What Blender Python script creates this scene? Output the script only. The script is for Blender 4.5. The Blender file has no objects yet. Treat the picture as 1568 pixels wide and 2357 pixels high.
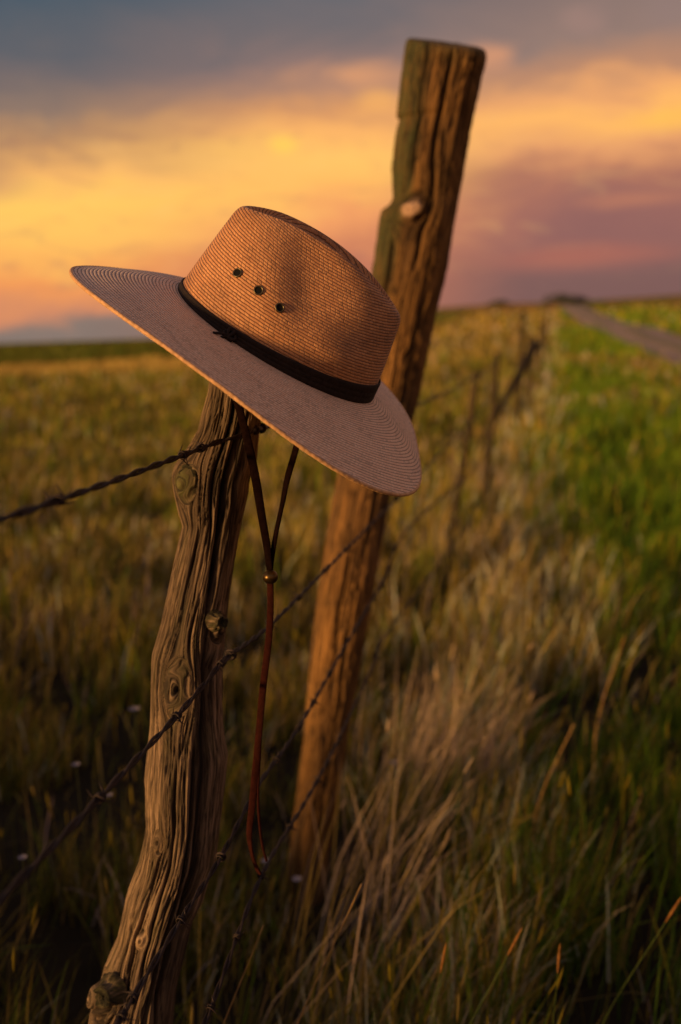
import bpy, math, random
import numpy as np
from mathutils import Matrix, Vector

# ------------------------------------------------------------------ camera
W, H = 1568.0, 2357.0
F = 35.0 / 36.0 * H
ROLL = math.radians(2.0)
PITCH = math.atan((1178 - 735) / F * math.cos(ROLL))


def rot(ax, a):
    c, s = math.cos(a), math.sin(a)
    return np.array({'x': [[1, 0, 0], [0, c, -s], [0, s, c]], 'y': [[c, 0, s], [0, 1, 0], [-s, 0, c]],
                     'z': [[c, -s, 0], [s, c, 0], [0, 0, 1]]}[ax])


R0 = rot('x', math.pi / 2 - PITCH) @ rot('z', -ROLL)
CAM = np.array([0, 0, 1.25])
scene = bpy.context.scene
cam_data = bpy.data.cameras.new('camera')
cam = bpy.data.objects.new('camera', cam_data)
scene.collection.objects.link(cam)
M4 = Matrix([list(R0[i]) + [CAM[i]] for i in range(3)] + [[0, 0, 0, 1]])
cam.matrix_world = M4
cam_data.sensor_fit = 'VERTICAL'
cam_data.sensor_height = 36
cam_data.sensor_width = 24
cam_data.lens = 35
cam_data.clip_start = 0.05
cam_data.clip_end = 20000
cam_data.dof.use_dof = True
cam_data.dof.focus_distance = 0.99
cam_data.dof.aperture_fstop = 3.1
scene.camera = cam

# ------------------------------------------------------------------ sun and exposure
SUN_DIR = np.array([-0.83, -0.55, 0.118])
SUN_DIR /= np.linalg.norm(SUN_DIR)
sun_data = bpy.data.lights.new('sun', 'SUN')
sun = bpy.data.objects.new('sun', sun_data)
scene.collection.objects.link(sun)
sun.location = (-6, -8, 5)
sun.rotation_euler = Vector(SUN_DIR).to_track_quat('Z', 'Y').to_euler()
sun_data.energy = 5.0
sun_data.angle = math.radians(4.0)
sun_data.color = (1.0, 0.58, 0.23)
scene.view_settings.view_transform = 'Standard'
scene.view_settings.look = 'None'
scene.view_settings.gamma = 1
scene.view_settings.exposure = 0.0
scene.view_settings.use_curve_mapping = False
scene.cycles.max_bounces = 6
scene.cycles.use_denoising = True
try:
    scene.cycles.sample_clamp_indirect = 3.0
except Exception:
    pass


def lin(r, g, b):
    f = lambda v: (v / 255 / 12.92) if v / 255 <= .04045 else ((v / 255 + .055) / 1.055) ** 2.4
    return (f(r), f(g), f(b), 1.0)


# ------------------------------------------------------------------ node helper
class NT:
    def __init__(s, tree):
        s.t = tree; s.n = tree.nodes; s.l = tree.links

    def node(s, typ, ins=None, **props):
        nd = s.n.new(typ)
        for k, v in props.items():
            setattr(nd, k, v)
        for k, v in (ins or {}).items():
            s.put(nd.inputs[k], v)
        return nd

    def put(s, sock, v):
        if isinstance(v, bpy.types.NodeSocket):
            s.l.new(v, sock)
        else:
            sock.default_value = v

    def m(s, op, a, b=0.0, c=0.0, clamp=False):
        nd = s.n.new('ShaderNodeMath'); nd.operation = op; nd.use_clamp = clamp
        s.put(nd.inputs[0], a); s.put(nd.inputs[1], b); s.put(nd.inputs[2], c)
        return nd.outputs[0]

    def mix(s, f, a, b, mode='MIX'):
        nd = s.n.new('ShaderNodeMix'); nd.data_type = 'RGBA'; nd.blend_type = mode; nd.clamp_factor = True
        s.put(nd.inputs[0], f); s.put(nd.inputs[6], a); s.put(nd.inputs[7], b)
        return nd.outputs[2]

    def ramp(s, f, stops, interp='LINEAR'):
        nd = s.n.new('ShaderNodeValToRGB'); nd.color_ramp.interpolation = interp
        e = nd.color_ramp.elements
        while len(e) > 1: e.remove(e[-1])
        e[0].position = stops[0][0]; e[0].color = stops[0][1]
        for p, c in stops[1:]:
            k = e.new(p); k.color = c
        s.put(nd.inputs[0], f)
        return nd.outputs[0]

    def sstep(s, x, a, b):
        nd = s.n.new('ShaderNodeMapRange'); nd.interpolation_type = 'SMOOTHSTEP'
        s.put(nd.inputs[0], x); nd.inputs[1].default_value = a; nd.inputs[2].default_value = b
        nd.inputs[3].default_value = 0; nd.inputs[4].default_value = 1
        return nd.outputs[0]

    def noise(s, vec, scale, detail=3, rough=.5, dist=0.0):
        nd = s.n.new('ShaderNodeTexNoise'); s.put(nd.inputs['Vector'], vec)
        nd.inputs['Scale'].default_value = scale; nd.inputs['Detail'].default_value = detail
        nd.inputs['Roughness'].default_value = rough; nd.inputs['Distortion'].default_value = dist
        return nd.outputs[0]

    def comb(s, x, y, z=0.0):
        nd = s.n.new('ShaderNodeCombineXYZ')
        for i, v in enumerate((x, y, z)): s.put(nd.inputs[i], v)
        return nd.outputs[0]

    def sep(s, v):
        nd = s.n.new('ShaderNodeSeparateXYZ'); s.put(nd.inputs[0], v)
        return nd.outputs


# ------------------------------------------------------------------ sky: dusk sky with lit clouds
world = bpy.data.worlds.new('World'); scene.world = world; world.use_nodes = True
w = NT(world.node_tree); w.n.clear()
tc = w.node('ShaderNodeTexCoord')
vx, vy, vz = w.sep(tc.outputs['Generated'])
el = w.m('MULTIPLY', w.m('ARCSINE', vz), 57.2958)                      # degrees above the horizon
hz = w.m('MAXIMUM', w.m('SQRT', w.m('ADD', w.m('MULTIPLY', vx, vx), w.m('MULTIPLY', vy, vy))), .02)
sa = w.m('DIVIDE', vx, hz)                                             # sine of the azimuth, wraps round without a seam
azd = w.m('MULTIPLY', w.m('ARCTAN2', vx, vy), 57.2958)
nv = w.comb(w.m('MULTIPLY', vx, 1.0), w.m('MULTIPLY', vy, 1.0), w.m('MULTIPLY', vz, 2.6))
n1 = w.noise(nv, 2.6, 4, .5, .4)
n2 = w.noise(nv, 7.0, 5, .55, .6)
elw = w.m('ADD', w.m('SUBTRACT', el, .7), w.m('ADD', w.m('MULTIPLY', w.m('SUBTRACT', n1, .5), 4.0), w.m('MULTIPLY', w.m('SUBTRACT', n2, .5), 4.2)))


def P(e): return max(0, min(1, (e + 2) / 42.0))


t_ = w.m('DIVIDE', w.m('ADD', elw, 2.0), 42.0, clamp=True)
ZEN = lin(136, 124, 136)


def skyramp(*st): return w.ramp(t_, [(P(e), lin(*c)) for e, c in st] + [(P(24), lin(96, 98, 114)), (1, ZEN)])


rl = skyramp((-2, (126, 112, 104)), (-.4, (136, 118, 108)), (.5, (206, 136, 100)), (2.1, (238, 152, 88)), (4, (252, 186, 94)), (6, (255, 200, 98)), (7.3, (244, 180, 102)),
             (8.7, (184, 138, 98)), (10.2, (142, 118, 104)), (12.2, (114, 104, 104)), (14.2, (90, 95, 103)), (16.5, (62, 86, 102)))
rm = skyramp((-2, (170, 112, 92)), (2, (196, 120, 92)), (4, (238, 156, 98)), (6, (254, 186, 98)), (8.0, (255, 194, 102)), (9.2, (248, 178, 102)), (10.3, (216, 152, 100)), (11.5, (176, 132, 108)), (13, (146, 118, 110)), (14.6, (120, 108, 108)), (16.5, (102, 102, 108)))
rr = skyramp((-2, (124, 90, 86)), (1.2, (126, 92, 88)), (3, (150, 100, 92)), (4.6, (166, 108, 94)), (6.2, (176, 116, 94)), (7.8, (226, 156, 104)), (9.4, (252, 182, 102)), (10.4, (236, 166, 106)), (11.6, (186, 136, 106)), (13.4, (148, 122, 112)), (16.5, (124, 108, 106)))
fl = w.sstep(sa, -0.26, 0.0)
fr = w.sstep(sa, 0.02, 0.20)
sky = w.mix(fr, w.mix(fl, rl, rm), rr)


def blob(az0, el0, sx, sy, col, amt, skyc, rag=.6):
    dx = w.m('DIVIDE', w.m('SUBTRACT', azd, az0), sx)
    dy = w.m('DIVIDE', w.m('SUBTRACT', el, el0), sy)
    d2 = w.m('SQRT', w.m('ADD', w.m('MULTIPLY', dx, dx), w.m('MULTIPLY', dy, dy)))
    d2 = w.m('ADD', d2, w.m('MULTIPLY', w.m('SUBTRACT', n2, .5), rag * 3.2))
    f = w.m('MULTIPLY', w.m('SUBTRACT', 1.0, w.sstep(d2, .1, 1.25)), amt)
    return w.mix(f, skyc, col)


wisp = w.noise(w.comb(w.m('MULTIPLY', vx, 1.0), vy, w.m('MULTIPLY', vz, 3.6)), 16.0, 6, .6, 1.2)
sky = w.mix(w.m('MULTIPLY', w.sstep(wisp, .5, .75), w.m('MULTIPLY', w.m('MULTIPLY', w.sstep(el, 1, 6), w.m('SUBTRACT', 1.0, w.sstep(el, 8.5, 12.5))), .30)), sky, lin(255, 196, 116))
sky = w.mix(w.m('MULTIPLY', w.m('MULTIPLY', w.m('SUBTRACT', 1.0, w.sstep(wisp, .28, .46)), w.m('SUBTRACT', 1.0, w.sstep(el, 9, 13))), .30), sky, lin(160, 112, 96))
sky = blob(15.5, 4.6, 8.0, 2.9, lin(142, 98, 94), .75, sky, .55)       # mauve cloud bank over the road
sky = blob(13.5, 2.9, 6.0, 0.9, lin(184, 108, 88), .55, sky, .5)
sky = blob(-19.5, 7.6, 3.4, 1.2, lin(170, 128, 100), .7, sky, .5)      # greyish patch at the left
sky = blob(1.7, 12.8, 3.4, 1.1, lin(222, 156, 110), .75, sky, .8)       # lit wisps left of the tall post
sky = blob(2.8, 11.5, 1.5, .7, lin(246, 176, 98), .7, sky, .7)
sky = blob(-2.4, 9.4, 1.0, .6, lin(255, 206, 92), .85, sky, .5)
sky = blob(9.2, 13.3, 2.2, .9, lin(222, 154, 112), .7, sky, .9)
sky = blob(14.0, 14.4, 1.6, .9, lin(160, 128, 118), .6, sky, 1.0)
sky = blob(18.0, 14.6, 1.8, 1.3, lin(146, 122, 116), .6, sky, 1.0)
sky = blob(18.0, 9.6, 4.5, .7, lin(255, 192, 86), .7, sky, .6)
sky = blob(16.5, 5.7, 3.6, .5, lin(198, 128, 96), .5, sky, .8)
nish = w.node('ShaderNodeTexSky', sky_type='NISHITA', sun_disc=False, sun_elevation=math.asin(SUN_DIR[2]),
              sun_rotation=math.atan2(SUN_DIR[0], SUN_DIR[1]), dust_density=3.0)
# the western half of the sky, where the sun is setting, glows more strongly
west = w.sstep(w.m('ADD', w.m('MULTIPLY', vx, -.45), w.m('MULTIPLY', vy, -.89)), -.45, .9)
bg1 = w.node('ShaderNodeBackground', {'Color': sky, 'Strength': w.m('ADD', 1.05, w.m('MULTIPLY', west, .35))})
bg2 = w.node('ShaderNodeBackground', {'Color': nish.outputs[0], 'Strength': 0.05})
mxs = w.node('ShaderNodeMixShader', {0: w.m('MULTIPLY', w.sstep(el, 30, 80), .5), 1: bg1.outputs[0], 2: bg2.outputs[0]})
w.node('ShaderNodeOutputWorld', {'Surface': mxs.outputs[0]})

# ------------------------------------------------------------------ geometry helpers
rng = np.random.default_rng(7)
COL = scene.collection


def proj(Pn):
    q = (np.asarray(Pn) - CAM) @ R0
    return np.stack([W / 2 + F * q[..., 0] / -q[..., 2], H / 2 - F * q[..., 1] / -q[..., 2]], -1)


def ray(px, py):
    return R0 @ np.array([(px - W / 2) / F, (H / 2 - py) / F, -1])


def at(px, py, y):
    d = ray(px, py); return CAM + d * (y / d[1])


def ground_at(px, py, z=0.0):
    d = ray(px, py); return CAM + d * ((z - CAM[2]) / d[2])


def h2(ix, iy, seed):
    n = (ix.astype(np.int64) * 374761393 + iy.astype(np.int64) * 668265263 + seed * 1442695041) & 0x7fffffff
    n = ((n ^ (n >> 13)) * 1274126177) & 0x7fffffff
    return ((n ^ (n >> 16)) & 0xffff) / 65535.0


def vnoise(x, y, seed=0):
    x, y = np.broadcast_arrays(np.asarray(x, float), np.asarray(y, float))
    ix, iy = np.floor(x), np.floor(y); fx, fy = x - ix, y - iy
    fx = fx * fx * (3 - 2 * fx); fy = fy * fy * (3 - 2 * fy)
    a, b = h2(ix, iy, seed), h2(ix + 1, iy, seed); c, d = h2(ix, iy + 1, seed), h2(ix + 1, iy + 1, seed)
    return (a + (b - a) * fx) * (1 - fy) + (c + (d - c) * fx) * fy


def fbm(x, y, o=4, seed=0):
    s = 0; a = .5; t = 0
    for i in range(o):
        s = s + a * vnoise(np.asarray(x) * 2 ** i, np.asarray(y) * 2 ** i, seed + i * 17); t += a; a *= .5
    return s / t


def mesh_from(name, V, Fq, mat, parent=None, smooth=True, tris=None, uv=None, attrs=None, link=True):
    """V (n,3); Fq (m,4) quads; tris (k,3)"""
    V = np.asarray(V, np.float32)
    me = bpy.data.meshes.new(name)
    me.vertices.add(len(V)); me.vertices.foreach_set('co', V.ravel())
    parts = []; sizes = []
    if Fq is not None and len(Fq): parts.append(np.asarray(Fq, np.int32).ravel()); sizes += [4] * len(Fq)
    if tris is not None and len(tris): parts.append(np.asarray(tris, np.int32).ravel()); sizes += [3] * len(tris)
    idx = np.concatenate(parts); sizes = np.array(sizes, np.int32)
    me.loops.add(len(idx)); me.loops.foreach_set('vertex_index', idx)
    me.polygons.add(len(sizes))
    me.polygons.foreach_set('loop_start', np.concatenate([[0], np.cumsum(sizes)[:-1]]).astype(np.int32))
    me.polygons.foreach_set('use_smooth', np.full(len(sizes), smooth, dtype=bool))
    me.update(calc_edges=True)
    if uv is not None:
        l = me.uv_layers.new(name='UVMap'); l.data.foreach_set('uv', np.asarray(uv, np.float32)[idx].ravel())
    for k, a in (attrs or {}).items():
        a = np.asarray(a, np.float32)
        if a.ndim == 1:
            at_ = me.attributes.new(k, 'FLOAT', 'POINT'); at_.data.foreach_set('value', a)
        else:
            if a.shape[1] == 3: a = np.concatenate([a, np.ones((len(a), 1), np.float32)], 1)
            at_ = me.attributes.new(k, 'FLOAT_COLOR', 'POINT'); at_.data.foreach_set('color', a.ravel())
    me.materials.append(mat); me.validate()
    o = bpy.data.objects.new(name, me)
    if link: COL.objects.link(o)
    if parent is not None: o.parent = parent
    return o


def grid_faces(nu, nv, wrap_u=True, off=0):
    """nu around, nv along; index = j*nu+i"""
    i = np.arange(nu if wrap_u else nu - 1); j = np.arange(nv - 1)
    I, J = np.meshgrid(i, j); I2 = (I + 1) % nu
    return np.stack([J * nu + I, J * nu + I2, (J + 1) * nu + I2, (J + 1) * nu + I], -1).reshape(-1, 4) + off


def frames(Pn):
    T = np.gradient(Pn, axis=0); T /= np.linalg.norm(T, axis=1)[:, None] + 1e-12
    up = np.array([0.13, 0.0, 1.0]); N = np.cross(T, up); b = np.linalg.norm(N, axis=1)
    N[b < .05] = np.cross(T[b < .05], [1, 0, 0.]); N /= np.linalg.norm(N, axis=1)[:, None]
    return T, N, np.cross(N, T)


def tube(Pn, r, n=6, caps=True):
    Pn = np.asarray(Pn, float); T, N, B = frames(Pn); r = np.broadcast_to(np.asarray(r, float), (len(Pn),))
    a = np.linspace(0, 2 * np.pi, n, endpoint=False)
    V = Pn[:, None] + r[:, None, None] * (np.cos(a)[None, :, None] * N[:, None] + np.sin(a)[None, :, None] * B[:, None])
    V = V.reshape(-1, 3); Q = grid_faces(n, len(Pn)); tr = []
    if caps:
        c0 = len(V); V = np.vstack([V, Pn[0], Pn[-1]])
        for i in range(n):
            tr.append((c0, (i + 1) % n, i)); k = (len(Pn) - 1) * n; tr.append((c0 + 1, k + i, k + (i + 1) % n))
    return V, Q, np.array(tr).reshape(-1, 3)


def join(parts):
    V = []; Q = []; T = []; n = 0
    for v, q, t in parts:
        V.append(v)
        if len(q): Q.append(np.asarray(q) + n)
        if len(t): T.append(np.asarray(t) + n)
        n += len(v)
    return np.vstack(V), (np.vstack(Q) if Q else np.zeros((0, 4), int)), (np.vstack(T) if T else np.zeros((0, 3), int))


def spline(pts, n):
    """Catmull-Rom through pts"""
    pts = np.asarray(pts, float); k = len(pts)
    Pp = np.vstack([2 * pts[0] - pts[1], pts, 2 * pts[-1] - pts[-2]])
    t = np.linspace(0, k - 1, n); i = np.minimum(t.astype(int), k - 2); f = (t - i)[:, None]
    a, b, c, d = Pp[i], Pp[i + 1], Pp[i + 2], Pp[i + 3]
    return .5 * (2 * b + (c - a) * f + (2 * a - 5 * b + 4 * c - d) * f ** 2 + (3 * b - a - 3 * c + d) * f ** 3)


def tag(o, label, cat=None, group=None, kind=None):
    if label: o['label'] = label
    if cat: o['category'] = cat
    if group: o['group'] = group
    if kind: o['kind'] = kind
    return o


def empty(name, loc=(0, 0, 0)):
    o = bpy.data.objects.new(name, None); o.location = loc; o.empty_display_size = .05; COL.objects.link(o); return o


def mat(name):
    m = bpy.data.materials.new(name); m.use_nodes = True; nt = NT(m.node_tree)
    return m, nt, m.node_tree.nodes['Principled BSDF']


def simple(name, col, rough=.8, metal=0.0, var=.25, scale=60, bump=.0, spec=.25):
    m, n, b = mat(name)
    tcn = n.node('ShaderNodeTexCoord'); nz = n.noise(tcn.outputs['Object'], scale, 4, .6)
    c2 = tuple(v * (1 - var) for v in col[:3]) + (1,); c3 = tuple(min(1, v * (1 + var)) for v in col[:3]) + (1,)
    n.put(b.inputs['Base Color'], n.mix(n.sstep(nz, .3, .7), c2, c3)); b.inputs['Roughness'].default_value = rough
    b.inputs['Metallic'].default_value = metal; b.inputs['Specular IOR Level'].default_value = spec
    if bump:
        bp = n.node('ShaderNodeBump', {'Height': nz, 'Strength': bump, 'Distance': .002}); n.put(b.inputs['Normal'], bp.outputs[0])
    return m


# ------------------------------------------------------------------ terrain
sk = [(-300, 792), (0, 785), (250, 777), (400, 772), (700, 735), (1020, 702), (1150, 693), (1300, 689), (1400, 683), (1568, 672), (1900, 655)]
sk_az = []; sk_t = []
for px, py in sk:
    d = ray(px, py); sk_az.append(math.atan2(d[0], d[1])); sk_t.append(d[2] / math.hypot(d[0], d[1]))
RID = 130.0
SHADE_BANK = 1.12
VS, VC = 0.221, 0.36                      # fence line x = VS*y - VC


def terrain(x, y):
    r = np.hypot(x, y); az = np.arctan2(x, np.maximum(y, 1e-6)); t = np.interp(az, sk_az, sk_t)
    top = 1.25 + RID * t
    f = np.clip((r - 5) / (RID - 5), 0, 1); f = f ** 2.0
    back = np.where(y > 0, 1.0, np.exp(y / 30.0))
    h = top * f * back
    h = h - np.clip(r - RID, 0, None) * .0145
    h = h + (fbm(x * .09 + 5, y * .09, 3, 3) - .5) * .30 * np.clip((r - 7) / 25, 0, 1) * np.clip((RID * 1.05 - r) / 30, .1, 1)
    h = h - np.clip((r - 40) / 90, 0, 1) * .28
    # low unseen bank, added to shade the near grass and post feet
    sh_ = np.hypot(SUN_DIR[0], SUN_DIR[1]); ux, uy = SUN_DIR[0] / sh_, SUN_DIR[1] / sh_
    dd = x * ux + y * uy; tt_ = -x * uy + y * ux
    h = h + SHADE_BANK * np.exp(-((dd - 6.2) / 2.0) ** 2) * np.clip(1.15 - np.abs(tt_ - 1) / 15, 0, 1) * (.9 + .2 * fbm(x * .6, y * .6, 2, 12))
    h = h + (fbm(x * 2.2, y * 2.2, 3, 9) - .5) * .05 * np.clip((20 - r) / 15, 0, 1)
    return h


azs = np.radians(np.concatenate([np.arange(-180, -34, 5.), np.arange(-34, 34, .35), np.arange(34, 180, 5.)]))
rs = np.concatenate([np.linspace(.05, 6, 50), np.geomspace(6.2, 160, 130), np.geomspace(170, 6000, 20)])
A, R = np.meshgrid(azs, rs)
X = R * np.sin(A); Y = R * np.cos(A); Z = terrain(X, Y)
Vt = np.stack([X, Y, Z], -1).reshape(-1, 3); Vt = np.vstack([Vt, [0, 0, terrain(np.array(0.), np.array(.001))]])
Q = grid_faces(len(azs), len(rs))[:, ::-1]; ci = len(Vt) - 1
tr = [(ci, (i + 1) % len(azs), i) for i in range(len(azs))]
m, n, b = mat('prairie_ground')
geo = n.node('ShaderNodeNewGeometry'); px_, py_, pz_ = n.sep(geo.outputs['Position'])
pv = n.comb(px_, py_, 0)
rr_ = n.m('SQRT', n.m('ADD', n.m('MULTIPLY', px_, px_), n.m('MULTIPLY', py_, py_)))
off = n.m('ADD', n.m('SUBTRACT', px_, n.m('MULTIPLY', py_, VS)), VC)   # distance right of the fence line
na = n.noise(n.comb(n.m('MULTIPLY', px_, .35), n.m('MULTIPLY', py_, .12), 0), 1.0, 4, .55)
nb = n.noise(pv, .9, 5, .6); nc = n.noise(pv, 14, 4, .6)
straw = n.mix(n.sstep(nb, .35, .65), lin(150, 112, 52), lin(176, 128, 64))
olive = n.mix(n.sstep(nb, .35, .65), lin(92, 92, 28), lin(118, 104, 40))
green = n.mix(n.sstep(nb, .35, .65), lin(92, 102, 12), lin(118, 118, 24))
left = n.mix(n.sstep(na, .42, .62), olive, straw)
nring = n.m('ADD', rr_, n.m('MULTIPLY', n.m('SUBTRACT', na, .5), 12.0))
onleft = n.m('SUBTRACT', 1.0, n.sstep(off, -22, -8))
left = n.mix(n.m('MULTIPLY', onleft, n.m('MULTIPLY', n.sstep(nring, 26, 30), n.m('SUBTRACT', 1.0, n.sstep(nring, 36, 42)))), left, lin(172, 120, 58))
left = n.mix(n.m('MULTIPLY', onleft, n.m('MULTIPLY', n.sstep(nring, 36, 42), n.m('SUBTRACT', 1.0, n.sstep(nring, 112, 128)))), left, lin(96, 88, 38))
onmid = n.m('MULTIPLY', n.sstep(off, -14, -6), n.sstep(rr_, 10, 22))
left = n.mix(n.m('MULTIPLY', onmid, .75), left, n.mix(n.sstep(na, .40, .55), lin(120, 112, 52), lin(186, 130, 60)))
vg = n.mix(n.m('MULTIPLY', n.sstep(na, .50, .66), .75), green, straw)
gr = n.mix(n.sstep(n.m('ADD', off, n.m('MULTIPLY', n.m('SUBTRACT', nb, .5), 1.4)), .5, 1.5), left, vg)
beyond = n.mix(n.sstep(na, .42, .58), lin(98, 106, 20), lin(158, 116, 52))
gr = n.mix(n.sstep(n.m('SUBTRACT', px_, n.m('MULTIPLY', py_, .197)), 5.2, 6.0), gr, beyond)
gr = n.mix(n.m('MULTIPLY', n.sstep(rr_, 75, 110), n.m('MULTIPLY', n.sstep(off, 8, 14), .6)), gr, lin(150, 112, 56))
soil = n.mix(nc, lin(28, 23, 14), lin(54, 44, 26))
col = n.mix(n.sstep(rr_, 4, 11), soil, gr)
n.put(b.inputs['Base Color'], col); b.inputs['Roughness'].default_value = 1.0; b.inputs['Specular IOR Level'].default_value = .1
bp = n.node('ShaderNodeBump', {'Height': nc, 'Strength': .8, 'Distance': .05}); n.put(b.inputs['Normal'], bp.outputs[0])
g = mesh_from('prairie_ground', Vt, Q, m, tris=tr); tag(g, 'rolling prairie ground, straw and olive coloured, out to the skyline', kind='structure')

# the dirt road beyond the verge
ys = np.concatenate([np.linspace(-8, 20, 60), np.geomspace(20.5, 150, 160)]); us = np.linspace(2.85, 5.15, 13)
Yr, U = np.meshgrid(ys, us, indexing='ij')
ragged = np.where((U == us[0]) | (U == us[-1]), (fbm(Yr * .8, U * 3, 3, 4) - .5) * .5, 0)
Xr = .197 * Yr + U + ragged
crown_ = .03 + .05 * np.sin((U - 2.85) / 2.3 * np.pi) - .03 * np.exp(-((U - 3.4) / .22) ** 2) - .03 * np.exp(-((U - 4.6) / .22) ** 2)
Zr = terrain(Xr, Yr) + crown_ + (fbm(Xr * 3, Yr * 3, 2, 2) - .5) * .02 + .01 + .0006 * Yr
m, n, b = mat('road_dirt')
geo = n.node('ShaderNodeNewGeometry'); nz = n.noise(geo.outputs['Position'], 2.2, 5, .6); nz2 = n.noise(geo.outputs['Position'], 40, 3, .6)
rx_, ry_, _z = n.sep(geo.outputs['Position']); ru = n.m('SUBTRACT', rx_, n.m('MULTIPLY', ry_, .197))
mid_ = n.m('SUBTRACT', 1.0, n.sstep(n.m('ABSOLUTE', n.m('SUBTRACT', ru, 4.0)), .12, .42))
rc = n.mix(n.sstep(nz, .3, .7), n.mix(nz2, lin(128, 104, 88), lin(148, 124, 108)), lin(172, 142, 122))
n.put(b.inputs['Base Color'], n.mix(n.m('MULTIPLY', mid_, n.sstep(nz, .35, .6)), rc, lin(104, 100, 40)))
b.inputs['Roughness'].default_value = 1.0
rd = mesh_from('road', np.stack([Xr, Yr, Zr], -1).reshape(-1, 3), grid_faces(len(us), len(ys), False)[:, ::-1], m)
tag(rd, 'pale grey brown dirt road running away over the rise', kind='structure')

# ------------------------------------------------------------------ weathered wood post builder


def wood_material(name, dark, mid, light, lichen, grain=1.0, rough=.9, patchcol=None):
    m, n, b = mat(name)
    uvn = n.node('ShaderNodeUVMap'); u, v, _ = n.sep(uvn.outputs[0])
    gv = n.comb(n.m('MULTIPLY', u, 260 * grain), n.m('MULTIPLY', v, 9 * grain), 0)
    g1 = n.noise(gv, 1.0, 5, .65, .6)
    g2 = n.noise(n.comb(n.m('MULTIPLY', u, 900 * grain), n.m('MULTIPLY', v, 30 * grain), 0), 1.0, 3, .6)
    g3 = n.noise(n.comb(n.m('MULTIPLY', u, 30), n.m('MULTIPLY', v, 3.0), 3.3), 1.0, 4, .55)
    at_ = n.node('ShaderNodeAttribute', attribute_name='groove'); gro = at_.outputs['Fac']
    li = n.node('ShaderNodeAttribute', attribute_name='lichen').outputs['Fac']
    pa = n.node('ShaderNodeAttribute', attribute_name='patch').outputs['Fac']
    c = n.mix(n.sstep(g1, .34, .72), mid, light)
    c = n.mix(n.m('MULTIPLY', n.sstep(g3, .42, .66), .6), c, dark)
    c = n.mix(n.m('MULTIPLY', n.sstep(g2, .48, .66), .75), c, dark)
    c = n.mix(n.m('MULTIPLY', li, n.sstep(g2, .2, .6)), c, lichen)
    if patchcol: c = n.mix(pa, c, n.mix(g2, patchcol, tuple(v * .45 for v in patchcol[:3]) + (1,)))
    c = n.mix(n.m('MULTIPLY', gro, .92), c, tuple(v * .35 for v in dark[:3]) + (1,))
    n.put(b.inputs['Base Color'], c); b.inputs['Roughness'].default_value = rough
    b.inputs['Specular IOR Level'].default_value = .25
    hgt = n.m('ADD', n.m('MULTIPLY', g1, .7), n.m('MULTIPLY', g2, .35))
    bp = n.node('ShaderNodeBump', {'Height': hgt, 'Strength': 1.0, 'Distance': .003}); n.put(b.inputs['Normal'], bp.outputs[0])
    return m


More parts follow.
